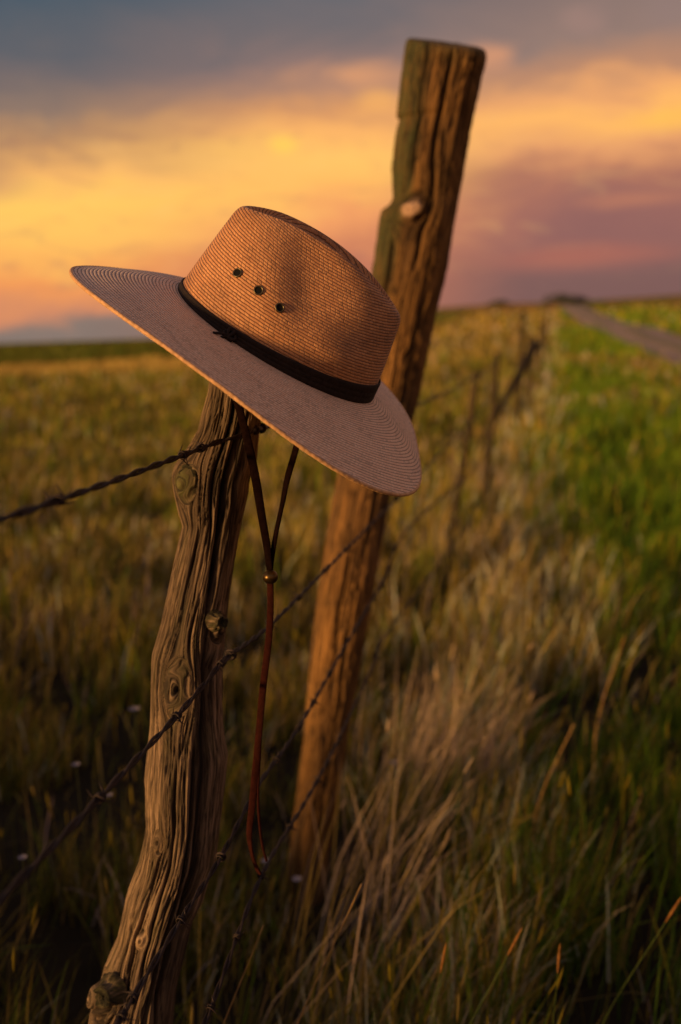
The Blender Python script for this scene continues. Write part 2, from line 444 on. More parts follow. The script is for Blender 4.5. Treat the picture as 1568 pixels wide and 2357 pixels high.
def outline_post(name, L, Rr, depth, zbot, nu, nv, knots, cracks, amp, seed, mat_, lich, topslope=(0, 0), holes=(), patch=None, ypx_top=None, roundtop=.012, flat=1.0, parent=None, outsm=8):
    """L,Rr: outline points (px,py) of the photograph's post at its own distance depth(z)."""
    L = np.array(L, float); Rr = np.array(Rr, float)
    y0 = ypx_top; y1 = max(L[:, 1].max(), Rr[:, 1].max())
    yy = np.linspace(y0, y1, nv)
    xl = np.interp(yy, L[:, 1], L[:, 0]); xr = np.interp(yy, Rr[:, 1], Rr[:, 0])
    def sm(a, k):
        kk_ = np.hanning(2 * k + 3); kk_ /= kk_.sum(); return np.convolve(np.pad(a, k + 1, mode='edge'), kk_, 'valid')
    stp = (y1 - y0) / nv
    xl = sm(xl, int(outsm / stp)); xr = sm(xr, int(outsm / stp))
    xm = sm((xl + xr) / 2, int(75 / stp))
    C = []; rad = []; radL = []
    z = 1.25
    for a, b_, mm_, y in zip(xl, xr, xm, yy):
        p = at(mm_, y, depth(z)); p = at(mm_, y, depth(p[2])); z = p[2]
        dd = -((p - CAM) @ R0)[2]
        C.append(p); rad.append((b_ - mm_) / F * dd); radL.append((mm_ - a) / F * dd)
    C = np.array(C); rad = np.array(rad); radL = np.array(radL)
    # carry the post on down into the soil
    if C[-1, 2] > zbot:
        k = max(2, int((C[-1, 2] - zbot) / .006)); dirv = (C[-1] - C[-40]); dirv /= -dirv[2]
        ex = C[-1] + dirv * np.linspace(0, C[-1, 2] - zbot, k + 1)[1:, None]
        C = np.vstack([C, ex]); rad = np.concatenate([rad, rad[-1] * np.linspace(1, 1.12, k)]); radL = np.concatenate([radL, radL[-1] * np.linspace(1, 1.12, k)])
    # rounded, slightly worn top
    n_ = len(C); th = np.linspace(0, 2 * np.pi, nu, endpoint=False)
    s = np.concatenate([[0], np.cumsum(np.linalg.norm(np.diff(C, axis=0), axis=1))])
    ax = C[60] - C[0]; ax = -ax / np.linalg.norm(ax)
    TH, S = np.meshgrid(th, s)
    ub = np.sin(TH / 1.0)                  # seam-free noise through a circle
    rmean = float(np.median(rad))
    # surface coordinate u: metres around, u=0 faces the camera (theta = -pi/2)
    un = ((TH + np.pi / 2 + np.pi) % (2 * np.pi) - np.pi)
    Um = un * rmean
    psi = Um.copy(); ring = np.zeros_like(Um); kn_h = np.zeros_like(Um); kmask = np.zeros_like(Um)
    for (ku, ks, kr, kh, st) in knots:     # around, along, radius, height, vertical stretch
        du = Um - ku; ds = (S - ks) / st; d = np.sqrt(du * du + ds * ds) + 1e-6
        psi -= du * np.minimum(1, (kr * 1.15) ** 2 / np.maximum(d * d, kr * kr)) * np.exp(-(d / (kr * 4)) ** 2) * .95
        ins = np.clip(1 - d / (kr * 1.5), 0, 1); kmask = np.maximum(kmask, ins)
        ring += ins ** .5 * d * 1.2 * (.6 + .9 * fbm(Um * 70 + 2, S * 60, 2, seed + 40))
        kn_h += kh * np.exp(-(d / kr) ** 2.6) - abs(kh) * .35 * np.exp(-((d - kr * 1.15) / (kr * .22)) ** 2)
    g = psi + ring
    per = 2 * np.pi * rmean
    wob = (fbm(S * 4 + 3, g * 8, 3, seed + 5) - .5) * .012
    gg = g + wob
    blend = np.clip((np.abs(un) - 2.6) / .5, 0, 1)      # hide the seam on the back
    def nz(fu, fs, o, sd):
        return fbm(gg * fu, S * fs, o, seed + sd) * (1 - blend) + .5 * blend
    big = nz(45, 3.0, 3, 1) - .5
    rid = 1 - np.abs(nz(150, 7, 4, 2) * 2 - 1)         # ridged grooves
    fine = nz(380, 22, 3, 3) - .5
    rid2 = 1 - np.abs(nz(330, 9, 3, 14) * 2 - 1)
    groove = np.maximum(np.clip((rid - .88) / .12, 0, 1), .8 * np.clip((rid2 - .84) / .16, 0, 1) ** 1.2 * np.clip((nz(60, 14, 2, 19) - .38) * 5, 0, 1))
    for (cu, s0, s1, wd, dp) in cracks:
        cl = cu + (fbm(S * 9, S * 0 + cu * 100, 3, seed + 31) - .5) * .012
        env = np.clip((S - s0) / .04, 0, 1) * np.clip((s1 - S) / .06, 0, 1)
        v = np.exp(-((g - cl) / (wd * (.3 + .7 * env))) ** 2) * env
        groove = np.maximum(groove, v * .999); kn_h -= dp * v
    disp = amp * (big * 1.5 - groove * 1.0 * (dict(amp=1)['amp']) + fine * 1.1) + kn_h
    for (hu, hs, hr, hd) in holes:
        d = np.hypot(Um - hu, (S - hs) / 1.4); disp -= hd * np.exp(-(d / hr) ** 3); groove = np.maximum(groove, np.exp(-(d / hr) ** 3))
    wl_ = .5 - .5 * np.sign(np.cos(TH)) * np.abs(np.cos(TH)) ** .7
    rr2 = rad[:, None] * (1 - wl_) + radL[:, None] * wl_
    edge = np.abs(np.cos(TH)) ** 3                     # keep the outline where the photo has it
    rr2 = rr2 + disp * (1 - .45 * edge)
    # round the top
    tf = np.clip(S / roundtop, 0, 1); rr2 = rr2 * (.90 + .10 * np.sqrt(np.clip(1 - (1 - tf) ** 2, 0, 1)))
    right = np.array([1, 0, 0]); fwd = np.array([0, 1, 0])
    V = C[:, None] + rr2[..., None] * (np.cos(TH)[..., None] * right + flat * np.sin(TH)[..., None] * fwd)
    # slanted saw cut
    sl = (np.cos(TH) * topslope[0] + np.sin(TH) * topslope[1]) * rr2 * np.exp(-(S / .05))
    V = V + sl[..., None] * ax
    V = V.reshape(-1, 3); uv = np.stack([g, S], -1).reshape(-1, 2)
    Qf = grid_faces(nu, n_)
    # top cap rings
    cap = []; capuv = []; base0 = V[:nu]; cen = base0.mean(0)
    for k, f in enumerate((.8, .6, .4, .2)):
        rn = cen + (base0 - cen) * f + ax * ((fbm(th * 3, th * 0 + k, 2, seed + 8)[:, None] - .5) * .004 + .002 * (1 - f))
        cap.append(rn); capuv.append(np.stack([np.full(nu, f * .03), th * .002], -1))
    ex = np.vstack(cap); nb = len(V); V = np.vstack([V, ex, cen[None] + ax * .002]); uv = np.vstack([uv] + capuv + [[0, 0]])
    i = np.arange(nu); i2 = (i + 1) % nu
    prev = i; prev2 = i2
    QQ = [Qf[:, ::-1] * 1]
    for k in range(4):
        cur = nb + k * nu + i; cur2 = nb + k * nu + i2
        QQ.append(np.stack([prev, prev2, cur2, cur], -1)); prev, prev2 = cur, cur2
    tri = np.stack([prev, prev2, np.full(nu, len(V) - 1)], -1)
    npad = len(V) - groove.size
    G = np.concatenate([np.clip(groove.ravel(), 0, 1), np.full(npad, .15)])
    Lm = np.concatenate([lich(Um, S, kmask).ravel(), np.full(npad, .6)])
    Pm = np.concatenate([(patch(Um, S) if patch else np.zeros_like(Um)).ravel(), np.zeros(npad)])
    o = mesh_from(name, V, np.vstack(QQ), mat_, tris=tri, uv=uv, attrs={'groove': G, 'lichen': Lm, 'patch': Pm}, parent=parent)
    return o, C, rad, s


Lf = [(515, 600), (498, 700), (487, 850), (478, 900), (463, 950), (455, 985), (440, 1015), (425, 1035), (404, 1062), (396, 1090), (400, 1125), (410, 1170), (420, 1205), (410, 1250),
      (394, 1320), (370, 1436), (352, 1500), (348, 1560), (346, 1657), (333, 1782), (337, 1897), (320, 1980), (308, 2010), (292, 2055), (272, 2151), (235, 2235), (218, 2285), (207, 2340), (205, 2357)]
Rf = [(582, 600), (592, 700), (598, 850), (602, 950), (597, 985), (590, 1060), (575, 1110), (570, 1150), (557, 1200), (548, 1250), (540, 1300), (533, 1350), (526, 1390), (518, 1480), (511, 1522), (512, 1657), (516, 1700),
      (523, 1739), (517, 1801), (505, 1897), (497, 1980), (489, 2000), (465, 2078), (441, 2126), (426, 2194), (407, 2271), (397, 2357)]
dz = [.0, .41, .69, .9, 1.12, 1.25, 1.5]; dy = [1.0, 1.03, 1.05, 1.075, 1.10, 1.09, 1.075]
depth_f = lambda z: float(np.interp(z, dz, dy))
mw = wood_material('weathered_juniper', lin(26, 20, 14), lin(80, 64, 44), lin(168, 138, 106), lin(96, 94, 46), 1.0)


def pxs(px, py, o):           # helper only for placing knots: distance along the post for a height
    return 0


TOPF = 668
# along-distance s is about (py-TOPF)*depth/F
sf = lambda py: (py - TOPF) * 1.09 / F * 1.04
lichf = lambda U, S, k: np.clip(k * 1.6, 0, 1) * .8 * (S < sf(1250)) + np.clip((fbm(U * 60, S * 14, 3, 77) - .55) * 4, 0, 1) * .25
front_root = empty('gnarled_fence_post', (float(at(300, 2357, 1.0)[0]), 1.0, 0))
tag(front_root, 'gnarled grey brown split juniper post with knots, holding up the straw hat', 'fence post')
knots = [(-.030, sf(1090), .013, .007, 1.25), (-.008, sf(1550), .013, .0015, 1.9), (.044, sf(1430), .012, .009, 1.0),
         (-.046, sf(2305), .020, .018, 1.1), (-.012, sf(2140), .005, .002, 1.6), (-.024, sf(1905), .005, .001, 2.2)]
cracks = [(.020, sf(900), sf(1450), .0042, .012), (.004, sf(700), sf(1300), .0022, .006), (-.012, sf(850), sf(1050), .0018, .004), (.034, sf(950), sf(1250), .003, .008),
          (.028, sf(1430), sf(2400), .010, .014), (.013, sf(1640), sf(2500), .0028, .009), (-.004, sf(1700), sf(2350), .0018, .005), (-.02, sf(1900), sf(2600), .002, .006),
          (-.016, sf(1180), sf(1400), .0022, .005), (.001, sf(1320), sf(1520), .002, .005), (.03, sf(1980), sf(2700), .004, .01), (-.034, sf(2050), sf(2700), .0025, .007)]
fp, Cf, radf, s_f = outline_post('post_trunk', Lf, Rf, depth_f, -.08, 340, 800, knots, cracks, .0036, 11, mw, lichf, (.1, .1),
                                 holes=[(-.014, sf(2120), .0032, .006), (-.006, sf(1555), .004, .006)], ypx_top=TOPF, flat=.92)
fp.parent = front_root; fp.matrix_parent_inverse = Matrix.Translation(-Vector(front_root.location))

# stub of a cut branch on the right, and one at the lower left


def stub(px, py, y, rpx, axis, name, seed, prot=.35):
    c = at(px, py, y); r = rpx / F * y * .95; axis = np.array(axis, float); axis /= np.linalg.norm(axis)
    nu, nv = 48, 22; th = np.linspace(0, 2 * np.pi, nu, endpoint=False)
    a1 = np.cross(axis, [0, 0, 1.]); a1 /= np.linalg.norm(a1); a2 = np.cross(axis, a1)
    V = []; G = []; UV = []
    for j in range(nv):
        t = j / (nv - 1)
        if t < .55: rr3 = r * (1 + .55 * (1 - t / .55) ** 1.6); d = -r * 1.5 + r * (1.5 + prot) * t / .55
        else:
            q = (t - .55) / .45; rr3 = r * (1 - q) ** .8; d = r * prot + r * .22 * math.sin(min(1, q * 3) * math.pi / 2) - r * .34 * (q > .35) * math.sin((q - .35) / .65 * math.pi / 2 if q > .35 else 0)
        nn = (fbm(np.cos(th) * 3 + 9, np.sin(th) * 3 + t * 6, 3, seed) - .5)
        rr4 = rr3 * (1 + .4 * nn)
        V.append(c + axis * (d + nn[:, None] * r * .5) + rr4[:, None] * (np.cos(th)[:, None] * a1 + np.sin(th)[:, None] * a2))
        G.append(np.clip(.55 + (t > .62) * .35 + nn * 1.5, 0, 1)); UV.append(np.stack([(rr3 if t > .55 else th * r), np.full(nu, d)], -1) if t <= .55 else np.stack([np.full(nu, rr3), th * .01], -1))
    V = np.vstack(V); G = np.concatenate(G)
    o = mesh_from(name, V, grid_faces(nu, nv), mw, uv=np.vstack(UV), attrs={'groove': G, 'lichen': G * .9, 'patch': G * 0}, parent=front_root)
    o.matrix_parent_inverse = Matrix.Translation(-Vector(front_root.location)); return o


stub(508, 1432, 1.04, 18, (.62, -.7, .1), 'branch_stub', 5, .25)
stub(431, 1092, 1.065, 25, (-.45, -.88, .12), 'branch_stub', 6, -.12)
stub(238, 2296, .99, 30, (-.5, -.85, .1), 'branch_stub', 8, .1)

# tall squared-off post behind
Lr = [(930, 80), (931, 110), (926, 150), (920, 200), (914, 262), (914, 268), (921, 272), (913, 300), (906, 345), (902, 385), (904, 400), (905, 452), (897, 468), (880, 480), (874, 500), (868, 545), (860, 600), (850, 660),
      (838, 760), (818, 880), (800, 980), (770, 1120), (745, 1280), (727, 1400), (712, 1550), (698, 1700), (680, 1850), (662, 1990), (655, 2050)]
Rr_ = [(1124, 80), (1122, 130), (1105, 210), (1082, 310), (1063, 420), (1045, 520), (1030, 620), (1005, 720), (985, 820), (970, 900), (950, 975), (925, 1060), (897, 1150), (880, 1250), (862, 1350), (846, 1450), (827, 1560), (811, 1640), (795, 1750), (778, 1850), (762, 1950), (748, 2050)]
depth_r = lambda z: float(np.interp(z, [0, .7, 1.1, 1.8], [2.0, 2.09, 2.22, 2.22]))
mw2 = wood_material('treated_post_wood', lin(46, 32, 16), lin(108, 76, 36), lin(160, 114, 58), lin(62, 66, 34), .55, .85, lin(226, 184, 150))
TOPR = 100; sr = lambda py: (py - TOPR) * 2.3 / F * 1.02
lichr = lambda U, S, k: np.clip(np.clip((-.018 - U + (fbm(U * 20, S * 3, 3, 5) - .5) * .06) / .03, 0, 1) * np.clip((.62 - S) / .2, .05, 1) + np.clip((.06 - S) / .1, 0, .7) + np.clip((U - .085) / .03, 0, 1) * .5, 0, 1)
patchr = lambda U, S: np.clip(1.6 - np.hypot((U + .020) / .017, (S - sr(432)) / .022) * 1.5, 0, 1)
tall_root = empty('tall_fence_post', (float(at(705, 2050, 2.0)[0]), 2.0, 0))
tag(tall_root, 'tall thick orange brown post leaning right behind the hat, moss on its sawn top', 'fence post')
rp, Cr, radr, s_r = outline_post('post_trunk', Lr, Rr_, depth_r, -.1, 220, 520,
    [(-.020, sr(432), .021, .006, 1.25), (.03, sr(1690), .01, .003, 1.4)],
    [(.004, 0, sr(560), .0045, .012), (.052, 0, sr(330), .004, .012), (-.035, sr(60), sr(410), .004, .008), (-.045, sr(470), sr(900), .005, .01), (.03, sr(600), sr(1200), .004, .006), (-.01, sr(1150), sr(1500), .004, .006), (.02, sr(1300), sr(1900), .005, .008)],
    .006, 23, mw2, lichr, (-.16, .3), patch=patchr, ypx_top=TOPR, roundtop=.02, flat=.95, outsm=3)
rp.parent = tall_root; rp.matrix_parent_inverse = Matrix.Translation(-Vector(tall_root.location))

# ------------------------------------------------------------------ the straw hat
hp = dict(tilt=0.58545, elev=0.19429, X=-0.05982, Z=1.22819, a=0.11644, b=0.09359, bx=0.00019, wb=0.00579, wf=0.01822, at=0.0987, bt=0.03587, xt=-0.0017, Ht=0.10863, sl=-0.00597, p=-0.04236, sk=-0.00957)
hq = [0.10001, -0.00061, -0.00718, -0.0106, -0.00464, 0.00029, 0.00084, -0.00171, -0.0255, 0.00228, -0.00892, 0.00267, 0.00111, 0.00049, 0.00909, -0.00226]
HS = 1.08 / 1.06
HR = rot('y', hp['tilt']) @ rot('x', hp['elev']) @ rot('z', math.radians(8))
HT = CAM + (np.array([hp['X'], 1.06, hp['Z']]) - CAM) * HS
hat = empty('straw_hat', tuple(HT))
hat.matrix_world = Matrix([[HR[i][0] * HS, HR[i][1] * HS, HR[i][2] * HS, HT[i]] for i in range(3)] + [[0, 0, 0, 1]])
tag(hat, 'woven straw cowboy hat with dark band and chin cord, perched tilted on the gnarled post', 'hat')


def straw_material(name, row, mode, c_lo, c_hi, c_gap):
    m, n, b = mat(name)
    uvn = n.node('ShaderNodeUVMap'); u, v, _ = n.sep(uvn.outputs[0])
    jit = n.noise(n.comb(n.m('MULTIPLY', u, 120), n.m('MULTIPLY', v, 160), 2), 1.0, 3, .6)
    v = n.m('ADD', v, n.m('MULTIPLY', n.m('SUBTRACT', jit, .5), .0016 if mode == 'weave' else .0011))
    vr = n.m('DIVIDE', v, row); ri = n.m('FLOOR', vr); fr_ = n.m('SUBTRACT', vr, ri)
    wn = n.node('ShaderNodeTexWhiteNoise', {'W': ri}, noise_dimensions='1D').outputs[0]
    tri_ = n.m('ABSOLUTE', n.m('SUBTRACT', fr_, .5))
    if mode == 'braid':                    # chevron stitches in every row
        pu = n.m('DIVIDE', n.m('ADD', n.m('ADD', u, n.m('MULTIPLY', wn, .05)), n.m('MULTIPLY', tri_, row * 1.5)), .0042)
    else:                                  # plain weave: short dashes offset row by row, slanting
        pu = n.m('DIVIDE', n.m('ADD', n.m('ADD', u, n.m('MULTIPLY', wn, .003)), n.m('MULTIPLY', v, .55)), .0056)
    pi_ = n.m('FLOOR', pu); pf = n.m('SUBTRACT', pu, pi_)
    cell = n.node('ShaderNodeTexWhiteNoise', {'Vector': n.comb(ri, pi_, 0)}, noise_dimensions='3D').outputs[0]
    cell2 = n.node('ShaderNodeTexWhiteNoise', {'Vector': n.comb(ri, n.m('FLOOR', n.m('MULTIPLY', pu, .37)), 5)}, noise_dimensions='3D').outputs[0]
    dash = n.m('SUBTRACT', 1.0, n.m('MULTIPLY', n.sstep(n.m('ABSOLUTE', n.m('SUBTRACT', pf, .5)), .32, .5), n.m('MULTIPLY', cell, .55)))     # 1 on the straw, 0 between
    rowh = n.sstep(tri_, .5, .30)
    strand = n.noise(n.comb(n.m('MULTIPLY', u, 70), n.m('MULTIPLY', v, 380), 0), 1.0, 3, .6)
    blot = n.noise(n.comb(n.m('MULTIPLY', u, 14), n.m('MULTIPLY', v, 24), 7), 1.0, 4, .6)
    c = n.mix(n.m('ADD', n.m('MULTIPLY', cell, .5), n.m('MULTIPLY', strand, .5)), c_lo, c_hi)
    # scattered darker straws, denser in patches
    thr = n.m('ADD', .90, n.m('MULTIPLY', n.m('SUBTRACT', .5, blot), .9))
    dk = n.m('GREATER_THAN', n.m('ADD', n.m('MULTIPLY', cell2, .3), n.m('MULTIPLY', cell, .7)), n.m('MULTIPLY', thr, .84))
    c = n.mix(n.m('MULTIPLY', dk, n.m('MULTIPLY', n.sstep(strand, .35, .6), .34 if mode == 'braid' else .42)), c, c_gap)
    c = n.mix(n.m('MULTIPLY', n.sstep(blot, .45, .7), .18 if mode == 'braid' else .45), c, tuple(v * .55 for v in c_lo[:3]) + (1,))
    gap = n.m('MULTIPLY', dash, rowh)
    c = n.mix(n.m('MULTIPLY', n.m('SUBTRACT', 1.0, gap), .85 if mode == 'braid' else .78), c, c_gap)
    n.put(b.inputs['Base Color'], c); b.inputs['Roughness'].default_value = .62
    b.inputs['Specular IOR Level'].default_value = .35
    b.inputs['Sheen Weight'].default_value = .08
    hgt = n.m('ADD', gap, n.m('MULTIPLY', strand, .3))
    bp = n.node('ShaderNodeBump', {'Height': hgt, 'Strength': .75, 'Distance': .0011}); n.put(b.inputs['Normal'], bp.outputs[0])
    return m


C_LO, C_HI, C_GAP = lin(168, 110, 68), lin(216, 156, 102), lin(64, 34, 20)
m_crown = straw_material('straw_weave_crown', .0030, 'weave', C_LO, C_HI, C_GAP)
m_brim = straw_material('straw_braid_brim', .0034, 'braid', lin(226, 178, 140), lin(250, 214, 176), lin(108, 72, 50))
NT_ = 720; thh = np.linspace(0, 2 * np.pi, NT_, endpoint=False); ct, st = np.cos(thh), np.sin(thh)


def rim_curve():
    q = hq
    wv = q[0] + sum(q[k] * np.cos(k * thh) for k in (1, 2, 3, 4)) + q[5] * st + q[6] * np.sin(2 * thh) + q[7] * np.sin(3 * thh)
    zv = q[8] + sum(q[8 + k] * np.cos(k * thh) for k in (1, 2, 3, 4)) + q[13] * st + q[14] * np.sin(2 * thh) + q[15] * np.sin(3 * thh)
    return wv, zv


wv, zv = rim_curve()
NR = 300; tt = np.linspace(0, 1, NR)
arc = np.concatenate([[0], np.cumsum(np.hypot(np.diff(hp['a'] * ct * 1.5), np.diff(hp['b'] * st * 1.5)))])
ROWB = .0034


def brim_surf(t, side):           # side +1 upper, -1 lower
    T = t[:, None]
    rd_ = wv[None] * T
    z = zv[None] * (T ** 1.35) - .001 * (1 - T) ** 6
    # sewn braid rows overlap like shallow shingles
    v = rd_ * 1.0; fr2 = (v / ROWB) % 1.0
    rel = .00042 * (np.abs(np.sin(np.pi * fr2)) ** .6 - .5)
    thick = .0013 + .0005 * (T > .955)
    z = z + side * (thick + rel)
    x = (hp['a'] - .001 + rd_) * ct[None] + hp['bx']; y = (hp['b'] - .001 + rd_) * st[None]
    uvv = np.stack([np.broadcast_to(arc[None, :NT_], x.shape), v], -1)
    return np.stack([x, y, z], -1), uvv


U1, uv1 = brim_surf(tt, 1); L1, uv2 = brim_surf(tt[::3], -1)
Vb = np.vstack([U1.reshape(-1, 3), L1.reshape(-1, 3)]); nU = U1.shape[0] * NT_
Qb = [grid_faces(NT_, NR), grid_faces(NT_, L1.shape[0])[:, ::-1] + nU]
i = np.arange(NT_); i2 = (i + 1) % NT_
a0 = (NR - 1) * NT_; b0 = nU + (L1.shape[0] - 1) * NT_
Qb.append(np.stack([a0 + i, a0 + i2, b0 + i2, b0 + i], -1)); Qb.append(np.stack([i2, i, nU + i, nU + i2], -1))
brim = mesh_from('brim', Vb, np.vstack(Qb), m_brim, parent=hat, uv=np.vstack([uv1.reshape(-1, 2), uv2.reshape(-1, 2)]))

# braided edge binding: a flattened cord with slanted stitches wrapping the rim
E_ = brim_surf(np.array([1.0]), 1)[0][0] - np.array([0, 0, .0013]); Ein = brim_surf(np.array([.97]), 1)[0][0] - np.array([0, 0, .0013])
out_ = E_ - Ein; out_ /= np.linalg.norm(out_, axis=1)[:, None]
nrm = np.cross(out_, np.gradient(E_, axis=0)); nrm /= np.linalg.norm(nrm, axis=1)[:, None]
NB = 12; ab = np.linspace(0, 2 * np.pi, NB, endpoint=False)
NE = 2160; idx = np.linspace(0, NT_, NE, endpoint=False); i0 = idx.astype(int) % NT_; ff = (idx % 1)[:, None]
interp = lambda Aq: Aq[i0] * (1 - ff) + Aq[(i0 + 1) % NT_] * ff
Eo, Oo, No = interp(E_), interp(out_), interp(nrm)
seg = np.linalg.norm(np.diff(np.vstack([Eo, Eo[:1]]), axis=0), axis=1); sE = np.concatenate([[0], np.cumsum(seg)[:-1]])
nst = round(seg.sum() / .0065); kk = 2 * np.pi * nst / seg.sum()
puff = 1 + .12 * np.abs(np.sin(.5 * (kk * sE[:, None] + ab[None])))
Vc = Eo[:, None] + (np.cos(ab)[None, :, None] * Oo[:, None] * .0018 + np.sin(ab)[None, :, None] * No[:, None] * .0018) * puff[..., None]
Qc = grid_faces(NB, NE); Qw = np.stack([(NE - 1) * NB + np.arange(NB), (NE - 1) * NB + (np.arange(NB) + 1) % NB, (np.arange(NB) + 1) % NB, np.arange(NB)], -1)
m_edge = simple('straw_edge_braid', lin(196, 150, 104), .6, 0, .22, 160, .4)
mesh_from('edge_binding', Vc.reshape(-1, 3), np.vstack([Qc, Qw]), m_edge, parent=hat)

# crown
NTc = 640; tc2 = np.linspace(0, 2 * np.pi, NTc, endpoint=False); c2, s2 = np.cos(tc2), np.sin(tc2)
fz = hp['a'] - .0012, hp['b'] - .0012
TX = hp['at'] * c2 + hp['xt']; TY = hp['bt'] * s2 * (1 - hp['p'] * (c2 + 1) / 2)
# keep the back of the crown fuller, pinch the front
TZ = hp['Ht'] + hp['sl'] * c2 + hp['sk'] * np.cos(2 * tc2)
NWr = 300; tw = np.linspace(0, 1, NWr)[:, None]
ex_ = 1.15 + 1.25 * np.abs(s2[None]) ** 1.3
k_ = tw ** ex_
BX = fz[0] * c2 + hp['bx']; BY = fz[1] * s2
CX = BX[None] * (1 - k_) + TX[None] * k_; CY = BY[None] * (1 - k_) + TY[None] * k_; CZ = -.002 + (TZ[None] + .002) * tw
# soft shoulder
sh = np.clip((tw - .86) / .14, 0, 1); CZ = CZ - .0022 * sh ** 3; shr = 1 - .03 * sh ** 2.5
CX *= shr; CY *= 1 - .05 * sh ** 3
# side dents near the front, both sides
for sgn in (-1, 1):
    dx_ = CX + .004; dz_ = CZ - .078
    q_ = (dx_ * .80 + dz_ * .60); r_ = (-dx_ * .60 + dz_ * .80)
    near_ = (np.sign(s2)[None] == sgn)
    dent =   .0185 * np.exp(-np.where(q_ < 0, q_ / .029, q_ / .050) ** 2 - (r_ / np.where(r_ > 0, .060, .036)) ** 2) * (1 - .5 * sh ** 2) + .005 * np.exp(-((CX - .052) / .03) ** 2 - ((CZ - .062) / .022) ** 2)
    CY = np.where(near_, CY - sgn * dent * np.abs(s2)[None] ** .5, CY)
    CY = np.where(near_, CY + sgn * .0035 * np.exp(-((CX - .055) / .03) ** 2 - ((CZ - .036) / .018) ** 2), CY)
per = np.concatenate([[0], np.cumsum(np.hypot(np.diff(BX), np.diff(BY)))])
hgt = np.cumsum(np.vstack([np.zeros((1, NTc)), np.sqrt(np.diff(CX, axis=0) ** 2 + np.diff(CY, axis=0) ** 2 + np.diff(CZ, axis=0) ** 2)]), axis=0)
rowc = (hgt / .0030) % 1
rel = .00032 * (np.abs(np.sin(np.pi * rowc)) ** .6 - .5)
oN = np.stack([c2, s2 * 1.1, 0 * c2], -1)
VW = np.stack([CX, CY, CZ], -1) + rel[..., None] * oN[None]
# top with centre crease
NTp = 70; tp = np.linspace(0, 1, NTp)[1:, None]
base = VW[-1]
hx = .060
midx = np.clip(base[:, 0], -hx, hx * .9)
f1 = tp
PX = base[None, :, 0] * (1 - f1) + midx[None] * f1; PY = base[None, :, 1] * (1 - f1)
dep = .020 * np.exp(-((midx - .02) / .075) ** 4) + .002
PZ = base[None, :, 2] - dep[None] * (np.sin(np.clip(f1 * 1.05, 0, 1) * np.pi / 2) ** 1.6) + .0022 * np.sin(np.clip(f1 * 4, 0, 1) * np.pi)
VP = np.stack([PX, PY, PZ], -1)
VC_ = np.vstack([VW.reshape(-1, 3), VP.reshape(-1, 3)])
uvc = np.concatenate([np.stack([np.broadcast_to(per[None], hgt.shape), hgt], -1).reshape(-1, 2),
                      np.stack([np.broadcast_to(per[None], PX.shape), hgt[-1][None] + f1 * np.abs(base[None, :, 1])], -1).reshape(-1, 2)])
cr = mesh_from('crown', VC_, grid_faces(NTc, NWr + NTp - 1), m_crown, parent=hat, uv=uvc)
sol = cr.modifiers.new('thickness', 'SOLIDIFY'); sol.thickness = .0016; sol.offset = -1

# hat band: dark leather ribbon, widening to the front
NBd = 360; tb = np.linspace(0, 2 * np.pi, NBd, endpoint=False); cb, sb = np.cos(tb), np.sin(tb)
wd = .5 * (hp['wb'] + hp['wf']) + .5 * (hp['wf'] - hp['wb']) * cb + .0006
Ls = []
crease = .0004
for (f, o_) in ((-.16, .0006), (-.08, .0018), (.12, .0021), (.3, .0018), (.34, .00135), (.38, .0018), (.62, .0018), (.66, .00135), (.7, .0018), (1.0, .0019), (1.1, .0013), (1.12, .0004)):
    tz = wd * f; kz = (np.clip(tz, 0, 1) / hp['Ht']) ** (1.15 + 1.25 * np.abs(sb) ** 1.3)
    bx_ = (fz[0] * cb + hp['bx']) * (1 - kz) + (hp['at'] * cb + hp['xt']) * kz; by_ = fz[1] * sb * (1 - kz) + hp['bt'] * sb * kz
    Ls.append(np.stack([bx_ + o_ * cb, by_ + o_ * sb, tz + .0012], -1))
m_band = simple('dark_leather_band', lin(36, 26, 21), .8, 0, .3, 220, .5)
mesh_from('hat_band', np.vstack(Ls), grid_faces(NBd, len(Ls)), m_band, parent=hat, uv=None)


def crown_point(x, z, off=.001):      # near side (local -y) of the crown
    M = (s2 < -.2); d = (VW[..., 0] - x) ** 2 + (VW[..., 2] - z) ** 2 + (~M[None]) * 10
    j, i = np.unravel_index(d.argmin(), d.shape)
    du = VW[j, (i + 5) % NTc] - VW[j, i - 5]; dv = VW[min(j + 5, NWr - 1), i] - VW[j - 5, i]
    nn = np.cross(du, dv); nn /= np.linalg.norm(nn)
    if nn[1] > 0: nn = -nn
    return VW[j, i] + nn * off, nn


def crown_at_px(px, py, off=.0005):
    Wp = (VW.reshape(-1, 3) @ HR.T) * HS + HT; pr = proj(Wp).reshape(NWr, NTc, 2)
    M = (s2 < -.1); d = np.hypot(pr[..., 0] - px, pr[..., 1] - py) + (~M[None]) * 1e4
    j, i = np.unravel_index(d.argmin(), d.shape)
    return crown_point(VW[j, i, 0], VW[j, i, 2], off)


m_brass = simple('aged_eyelet_metal', lin(96, 84, 62), .38, .85, .3, 300)
m_hole = simple('hole_shade', lin(10, 8, 7), .9)


def disc_frame(nn):
    a = np.cross(nn, [0, 0, 1.]); a /= np.linalg.norm(a); return a, np.cross(nn, a)


